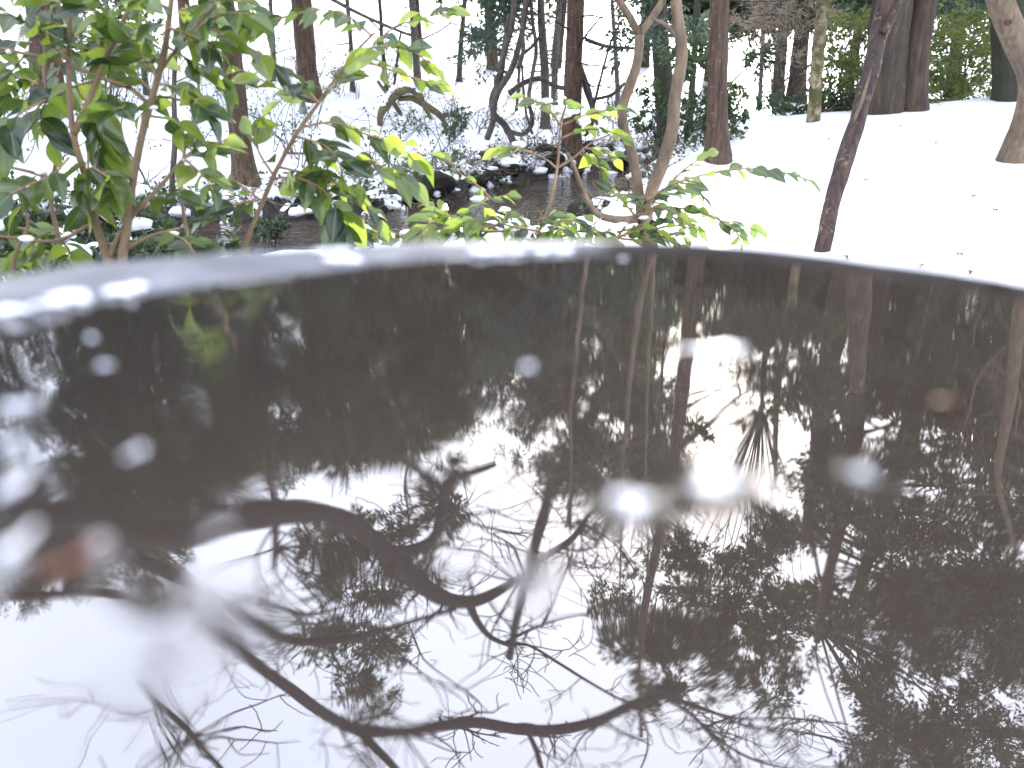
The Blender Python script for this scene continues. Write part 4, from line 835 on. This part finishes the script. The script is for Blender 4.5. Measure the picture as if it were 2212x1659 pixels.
# ------------------------------------------------------------------ camellias
def leaf_mesh(k):
    g = np.random.default_rng(900 + k); n = 8; t = np.linspace(0, 1, n)
    W = g.uniform(0.22, 0.31); hw = W * np.sin(np.pi * np.clip(t * 0.97 + 0.015, 0, 1) ** 0.82) ** 0.9 * (1 - 0.35 * t ** 4)
    hw[0] = 0.012; hw[-1] = 0.004
    bend = -g.uniform(0.06, 0.28) * t ** 2 + 0.03 * np.sin(t * 3); fold = g.uniform(0.12, 0.5)
    wv = 0.015 * np.sin(t * 14 + k)
    C = np.c_[0 * t, t, bend]; q = []
    cols = [(-1, fold + wv * 3), (-0.5, fold * 0.55), (0, 0), (0.5, fold * 0.55), (1, fold - wv * 3)]
    V = np.array([np.c_[C[:, 0] + s * hw, C[:, 1] - 0.04 * abs(s), C[:, 2] + f * hw * abs(s)] for s, f in cols]).transpose(1, 0, 2).reshape(-1, 3)
    i = np.arange(n - 1)[:, None] * 5; j = np.arange(4)[None]
    me_v = V * 0.095                                       # a 9.5 cm leaf; objects scale around this
    Q = np.stack([i + j, i + j + 1, i + 6 + j, i + 5 + j], -1).reshape(-1, 4)
    me = bpy.data.meshes.new('leaf'); me.from_pydata(me_v.tolist(), [], Q.tolist())
    for p in me.polygons: p.use_smooth = True
    me.materials.append(M['leaf']); me.update(); return me
LEAF = [leaf_mesh(k) for k in range(9)]
def put_leaf(root, p, d, up, scale, g):
    d = d / (np.linalg.norm(d) + 1e-9); x = np.cross(d, up); x /= np.linalg.norm(x) + 1e-9; z = np.cross(x, d)
    mtx = Matrix(((x[0], d[0], z[0], p[0]), (x[1], d[1], z[1], p[1]), (x[2], d[2], z[2], p[2]), (0, 0, 0, 1))) @ Matrix.Scale(scale, 4)
    o = bpy.data.objects.new('leaf', LEAF[int(g.integers(len(LEAF)))]); COL.objects.link(o); o.parent = root
    o.matrix_parent_inverse = Matrix.Translation(-root.location); o.matrix_basis = mtx
def camellia(label, base, stems, sprays, Y, seed, scale=1.0, snow=(), group='camellia shrubs beside the basin', lpp=7, droop=0.55):
    g = np.random.default_rng(seed); root = thing('camellia_shrub', label, 'shrub', base, group); tw = Acc()
    for pp, w0, w1 in stems:
        P = [DP(q[0], q[1], Y + (q[2] if len(q) > 2 else 0)) for q in pp]; n = 6 * len(P); S = spline(P, n)
        a = Acc(); a.tube(S, np.linspace(w0, w1, n) / 2 / F * Y, 9, 0.10, int(pp[0][0]) + 5); a.build('stem', M['stem'], root)
    for sp in sprays:
        pp, nl, sz = sp[0], sp[1], (sp[2] if len(sp) > 2 else 1.0)
        dz = g.uniform(-0.22, 0.22); nl = int(round(nl * 1.28))
        P = [DP(x, y, Y + dz * (0.3 + 0.7 * i / max(1, len(pp) - 1))) for i, (x, y) in enumerate(pp)]; n = 14; S = spline(P, n)
        tw.tube(S, np.linspace(3.6, 1.8, n) / F * Y * 0.75, 5, 0.05, 3)
        for k in range(nl):
            t = 0.12 + 0.88 * (k + 0.5) / nl; i = min(n - 2, int(t * (n - 1))); p = S[i] * (1 - (t * (n - 1) - i)) + S[i + 1] * (t * (n - 1) - i)
            T_ = S[i + 1] - S[i]; T_ /= np.linalg.norm(T_)
            side = np.cross(T_, [0, 0, 1.0]); side /= np.linalg.norm(side) + 1e-9
            an = (k % 2) * math.pi + g.normal() * 0.6
            v = T_ * g.uniform(0.35, 0.9) + side * math.cos(an) * 0.9 + np.array([0, 0, 1]) * (0.15 * g.normal() - droop * g.uniform(-0.35, 1.2))
            if k == nl - 1: v = T_ + np.array([0, 0, -0.3])
            up = np.array([g.normal() * 0.7, g.normal() * 0.6 - 0.45, 0.85])
            put_leaf(root, p + v / np.linalg.norm(v) * 0.006, v, up, sz * scale * g.uniform(0.62, 1.15), g)
    tw.build('twigs', M['twig'], root)
    for (px, py, r_) in snow:
        a = Acc(); a.blob(DP(px, py, Y), (r_ / F * Y, r_ / F * Y * 0.8, r_ * 0.45 / F * Y), int(px), 0.35, 14, 9); a.build('snow_clump', M['snow'], root)
    return root

b0 = DP(240, 640, 2.0); b0[2] = terrain(b0[0], b0[1])
def gr(px, Yq): p = DP(px, 600, Yq); p[2] = terrain(p[0], p[1]); return p
A_st = [([(262, 640), (265, 555), (275, 480), (286, 400), (310, 280), (332, 200), (357, 100), (370, 0), (378, -120), (370, -260)], 22, 7),
        ([(240, 640), (234, 565), (214, 505), (200, 460), (190, 400), (160, 300), (150, 200), (150, 60), (170, -80)], 22, 6),
        ([(236, 555), (262, 500), (300, 450), (350, 398), (400, 340), (440, 310)], 14, 5), ([(318, 222), (280, 190), (230, 172), (120, 132), (0, 105), (-80, 90)], 10, 5),
        ([(270, 540), (320, 512), (360, 500), (400, 490)], 10, 5), ([(205, 480), (120, 520), (0, 510), (-60, 500)], 9, 5), ([(160, 290), (195, 210), (225, 130), (260, 60), (300, -40), (320, -140)], 14, 6),
        ([(150, 400), (60, 370), (-40, 350)], 10, 5), ([(330, 200), (350, 150), (420, 60), (470, 10)], 8, 4), ([(40, 640), (30, 560), (60, 480), (40, 420)], 10, 5)]
A_sp = [([(220, 170), (150, 190), (100, 220), (90, 260), (110, 310)], 9, 1.15), ([(100, 215), (50, 240), (20, 270), (10, 310)], 7, 1.15), ([(170, 200), (200, 240), (215, 290), (240, 340)], 9, 1.1), ([(190, 330), (190, 370), (180, 420), (185, 455)], 8, 1.25),
        ([(200, 360), (240, 390), (250, 420)], 5, 1.1), ([(150, 340), (110, 380), (60, 400), (20, 420)], 7, 1.1), ([(100, 370), (60, 430), (30, 470)], 5, 1.0), ([(110, 500), (70, 520), (40, 560), (20, 580)], 6, 1.0), ([(120, 515), (150, 540), (130, 570)], 5, .9), ([(40, 420), (20, 400), (-20, 430)], 4, 1.0),
        ([(320, 240), (280, 230), (240, 240)], 6, 1.0), ([(330, 200), (290, 160), (250, 130), (220, 110)], 8, 1.0), ([(340, 170), (300, 110), (280, 80)], 6, 1.0), ([(230, 130), (180, 100), (140, 60), (90, 40)], 8, 1.0), ([(260, 60), (220, 30), (180, 10)], 6, 1.0), ([(150, 130), (90, 80), (40, 40), (0, 20)], 8, 1.0),
        ([(60, 110), (30, 150), (0, 190)], 6, 1.0), ([(370, 20), (330, 0), (290, -10)], 5, 1.0), ([(365, 60), (420, 80), (470, 110)], 6, 1.0), ([(360, 100), (410, 130), (450, 150), (480, 190)], 7, .95), ([(340, 180), (380, 190), (420, 215), (450, 250)], 7, .95), ([(320, 250), (370, 260), (410, 290), (440, 330)], 6, .9),
        ([(400, 340), (450, 320), (490, 300)], 5, .9), ([(400, 345), (440, 380), (460, 410)], 5, .9), ([(300, 450), (340, 440), (390, 420), (420, 440)], 6, .9), ([(360, 500), (400, 520), (420, 545)], 5, .9), ([(430, 60), (480, 30), (540, 30)], 6, .95), ([(420, 60), (440, 20), (480, -20)], 5, .95),
        ([(450, 60), (500, 80), (550, 110), (590, 140)], 7, .95), ([(370, -60), (430, -80), (500, -60)], 7, 1.0), ([(370, -120), (300, -140), (240, -100)], 7, 1.0), ([(170, -60), (100, -80), (40, -40)], 7, 1.0), ([(320, -120), (390, -170), (460, -150)], 7, 1.0), ([(150, -20), (90, -30), (20, -60)], 7, 1.0), ([(374, -200), (330, -260), (280, -250)], 6, 1.0)]
camellia('large camellia with tan stems and glossy leaves filling the left', gr(245, 2.15), A_st, A_sp, 2.15, 31, snow=[(330, 232, 10), (405, 345, 12), (90, 372, 14), (60, 515, 16), (370, 505, 12), (190, 405, 9), (20, 112, 9)])
B_st = [([(515, 640), (525, 545), (540, 500), (570, 430), (592, 378), (640, 290), (690, 220), (740, 150), (772, 108), (810, 70)], 13, 5)]
B_sp = [([(590, 385), (640, 385), (690, 405), (730, 450), (745, 500)], 12, 1.2), ([(600, 360), (650, 372), (700, 385), (770, 420), (820, 480)], 10, 1.0), ([(620, 330), (700, 335), (780, 345), (850, 375), (885, 395)], 10, 1.0), ([(650, 275), (720, 265), (790, 290), (850, 310), (900, 345)], 11, .9),
        ([(640, 295), (690, 310), (720, 330), (740, 370)], 7, 1.1), ([(700, 210), (730, 170), (745, 150)], 4, 1.35), ([(690, 225), (660, 190), (640, 170)], 4, 1.2), ([(740, 150), (790, 115), (850, 60), (910, 40), (990, 22)], 11, .95), ([(770, 110), (830, 100), (890, 110), (940, 150)], 9, .85), ([(780, 130), (840, 150), (900, 170), (960, 185)], 7, .7),
        ([(570, 430), (500, 445), (440, 470)], 7, .8), ([(590, 378), (560, 330), (550, 290), (570, 250)], 5, 1.1), ([(690, 220), (620, 200), (560, 170), (520, 150)], 7, .9), ([(800, 75), (760, 40), (700, 20), (640, 30)], 8, .9), ([(640, 30), (560, 50), (500, 60)], 6, .85), ([(560, 430), (500, 390), (470, 400)], 4, .8)]
camellia('slanting camellia sapling with drooping dark leaves left of centre', gr(515, 2.3), B_st, B_sp, 2.3, 32)
C_st = [([(1140, 640), (1158, 525), (1188, 440), (1204, 362), (1208, 300), (1212, 262)], 9, 4), ([(1206, 362), (1240, 340), (1275, 310), (1320, 290)], 5, 3), ([(1204, 365), (1180, 345), (1150, 330)], 4, 3)]
C_sp = [([(1150, 330), (1110, 320), (1075, 325)], 5, .75), ([(1210, 270), (1180, 230), (1130, 208)], 6, .7), ([(1212, 262), (1222, 225), (1215, 205)], 4, .65), ([(1215, 270), (1260, 250), (1300, 240), (1350, 235)], 8, .7), ([(1260, 320), (1300, 325), (1330, 345)], 6, .75), ([(1250, 330), (1280, 345), (1300, 370)], 5, .75), ([(1210, 300), (1260, 280), (1320, 285), (1350, 300)], 8, .75),
        ([(1170, 500), (1110, 490), (1050, 475), (1000, 480)], 10, 1.15), ([(1100, 500), (1040, 500), (980, 505), (920, 510)], 9, .95), ([(1000, 490), (960, 465), (935, 445)], 5, .95), ([(990, 505), (930, 495), (890, 500)], 6, .85), ([(960, 480), (1010, 450), (1060, 430), (1100, 420)], 8, .7), ([(880, 520), (840, 500), (800, 505)], 6, .9), ([(1160, 510), (1190, 490), (1230, 495)], 6, .8), ([(1120, 515), (1180, 520), (1250, 512)], 7, .8), ([(1060, 430), (1030, 400), (1000, 380), (960, 340)], 8, .65), ([(700, 520), (760, 500), (820, 510)], 6, .9)]
g = np.random.default_rng(66)
for k in range(13):
    x0, y0 = g.uniform(840, 1330), g.uniform(465, 528); dx = g.uniform(40, 90) * g.choice([-1, 1]); C_sp.append(([(x0, y0), (x0 + dx * .5, y0 - g.uniform(0, 18)), (x0 + dx, y0 + g.uniform(-8, 18))], 5, g.uniform(.7, 1.0)))
camellia('low camellia with bright yellow-green leaves and snow in front of the stream', gr(1140, 2.9), C_st, C_sp, 2.9, 33, snow=[(1222, 240, 24), (1180, 218, 12), (1262, 262, 16), (1120, 312, 14), (1070, 470, 16), (960, 512, 24), (1130, 505, 26), (1030, 430, 14), (880, 505, 18), (1215, 250, 12), (1090, 452, 12)])
D_st = [([(1300, 640), (1330, 520), (1372, 465), (1405, 425)], 7, 4)]
D_sp = [([(1390, 440), (1450, 400), (1520, 378), (1600, 365), (1680, 370), (1745, 388)], 16, .8), ([(1370, 470), (1440, 450), (1500, 455), (1560, 478), (1600, 480), (1645, 500)], 15, .8), ([(1400, 430), (1440, 410), (1490, 400), (1510, 425)], 9, .95), ([(1440, 405), (1480, 365), (1530, 330)], 7, .7), ([(1340, 510), (1400, 490), (1450, 470), (1500, 490)], 10, .8),
        ([(1330, 520), (1360, 500), (1420, 500)], 7, .85), ([(1320, 530), (1290, 500), (1280, 480)], 6, .75), ([(1560, 478), (1590, 500), (1600, 530)], 6, .75), ([(1340, 515), (1390, 520), (1440, 515), (1470, 530)], 8, .75), ([(1370, 465), (1350, 440), (1320, 410)], 6, .7), ([(1290, 530), (1240, 510), (1220, 490)], 6, .75)]
for k in range(9):
    x0, y0 = g.uniform(1300, 1480), g.uniform(420, 520); dx = g.uniform(40, 100); D_sp.append(([(x0, y0), (x0 + dx * .5, y0 - g.uniform(0, 20)), (x0 + dx, y0 + g.uniform(-10, 14))], 5, g.uniform(.6, .85)))
camellia('spreading camellia sprays reaching right over the snow at the rim', gr(1300, 3.0), D_st, D_sp, 3.0, 34, snow=[(1420, 445, 14), (1390, 470, 10), (1300, 500, 22), (1345, 485, 12)], droop=0.35)

# second camellia behind the first: its leaves glow olive between the stems
g = np.random.default_rng(404)
F_st = [([(120, 640), (130, 540), (110, 430), (125, 300), (95, 160), (110, 20), (130, -90)], 11, 4), ([(420, 640), (410, 540), (392, 420), (400, 320), (430, 210), (420, 110), (450, 0), (470, -80)], 9, 3)]
F_sp = []
for k in range(34):
    x0, y0 = (g.uniform(-30, 300), g.uniform(-60, 250)) if k < 24 else (g.uniform(300, 560), g.uniform(-40, 330))
    if k >= 30: x0, y0 = g.uniform(0, 170), g.uniform(480, 560)
    dx = g.uniform(40, 110) * g.choice([-1, 1]); F_sp.append(([(x0, y0), (x0 + dx * .5, y0 + g.uniform(-22, 8)), (x0 + dx, y0 + g.uniform(0, 50))], 6, g.uniform(.85, 1.15)))
camellia('camellia with paler olive leaves behind the large left one', gr(300, 2.75), F_st, F_sp, 2.75, 35, droop=0.4)
shrub('low leafy undergrowth right behind the left end of the rim', [(-20, 520), (180, 530), (330, 520), (480, 520), (520, 560), (300, 590), (-20, 610)], 60, 'shrub', 0.05, 0.018, Y=3.6, basepx=(200, 640), rcl=0.10, per=40, seed=41, dep=0.5, snow=5)
shrub('sparse leafy twigs on the slope above the arched log', [(830, 60), (900, 40), (930, 130), (880, 180), (830, 140)], 9, 'shrub', 0.05, 0.016, basepx=(875, 215), rcl=0.2, per=22, seed=42)
shrub('sparse leafy twigs on the slope between the two left cedars', [(560, 60), (640, 40), (640, 130), (580, 150)], 7, 'shrub', 0.05, 0.016, basepx=(610, 215), rcl=0.2, per=20, seed=43)
root = TREES['t3'][0]; Y3 = root.location[1]
for pp, w0 in (([(655, -40), (720, 0), (790, 36), (850, 62), (892, 78)], 10), ([(792, 36), (830, 80), (835, 120)], 4), ([(850, 62), (880, 40), (905, 10)], 4), ([(500, 60), (530, 30), (545, -10)], 9), ([(900, 90), (960, 60), (1000, 20)], 4)):
    a = Acc(); a.tube(spline([DP(x, y, Y3 - .3) for x, y in pp], 16), np.linspace(w0, w0 * .5, 16) / 2 / F * Y3, 6, .1, 7); a.build('bough', M['grey'], root)

# fine leafless brushwood scattered over the far slope
g = np.random.default_rng(808); bw_ = Acc(); bl_ = Acc()
for k in range(150):
    x, y = g.uniform(-9, 7), g.uniform(11.5, 24)
    d = float(sdist(np.array([x]), np.array([y]))[0])
    if d < 1.5 or vn(x * .5, y * .5, 77) < -0.12: continue
    z = float(terrain(x, y)); base = np.array([x, y, z - .03])
    for q in range(int(g.integers(3, 8))):
        H_ = g.uniform(.4, 1.5); d0 = g.normal(size=3) * [.35, .35, 0] + [0, 0, 1]; P = [base + g.normal(size=3) * [.08, .08, 0]]
        for r_ in range(4): d0 = d0 + g.normal(size=3) * .25; P.append(P[-1] + d0 / np.linalg.norm(d0) * H_ / 4)
        S = spline(P, 10); bw_.tube(S, np.linspace(.009, .004, 10), 4)
        for r_ in range(4):
            p = S[int(g.integers(3, 10))]; v = g.normal(size=3) * [1, 1, .6]; bw_.tube([p, p + v * .09, p + v * .16 + [0, 0, .06]], [.005, .004, .003], 4)
            if g.random() < .35: bl_.leaves(p + v * .12 + g.normal(size=(7, 3)) * .07, .06, .016, g=g)
for acc, nm, mm, lab in ((bw_, 'brushwood', 'grey', 'fine leafless brushwood scattered over the snowy far slope'), (bl_, 'brushwood_leaves', 'shrub', 'sparse small leaves on the brushwood of the far slope')):
    ob = acc.build(nm, M[mm]); ob['kind'] = 'stuff'; ob['label'] = lab; ob['category'] = 'brushwood'
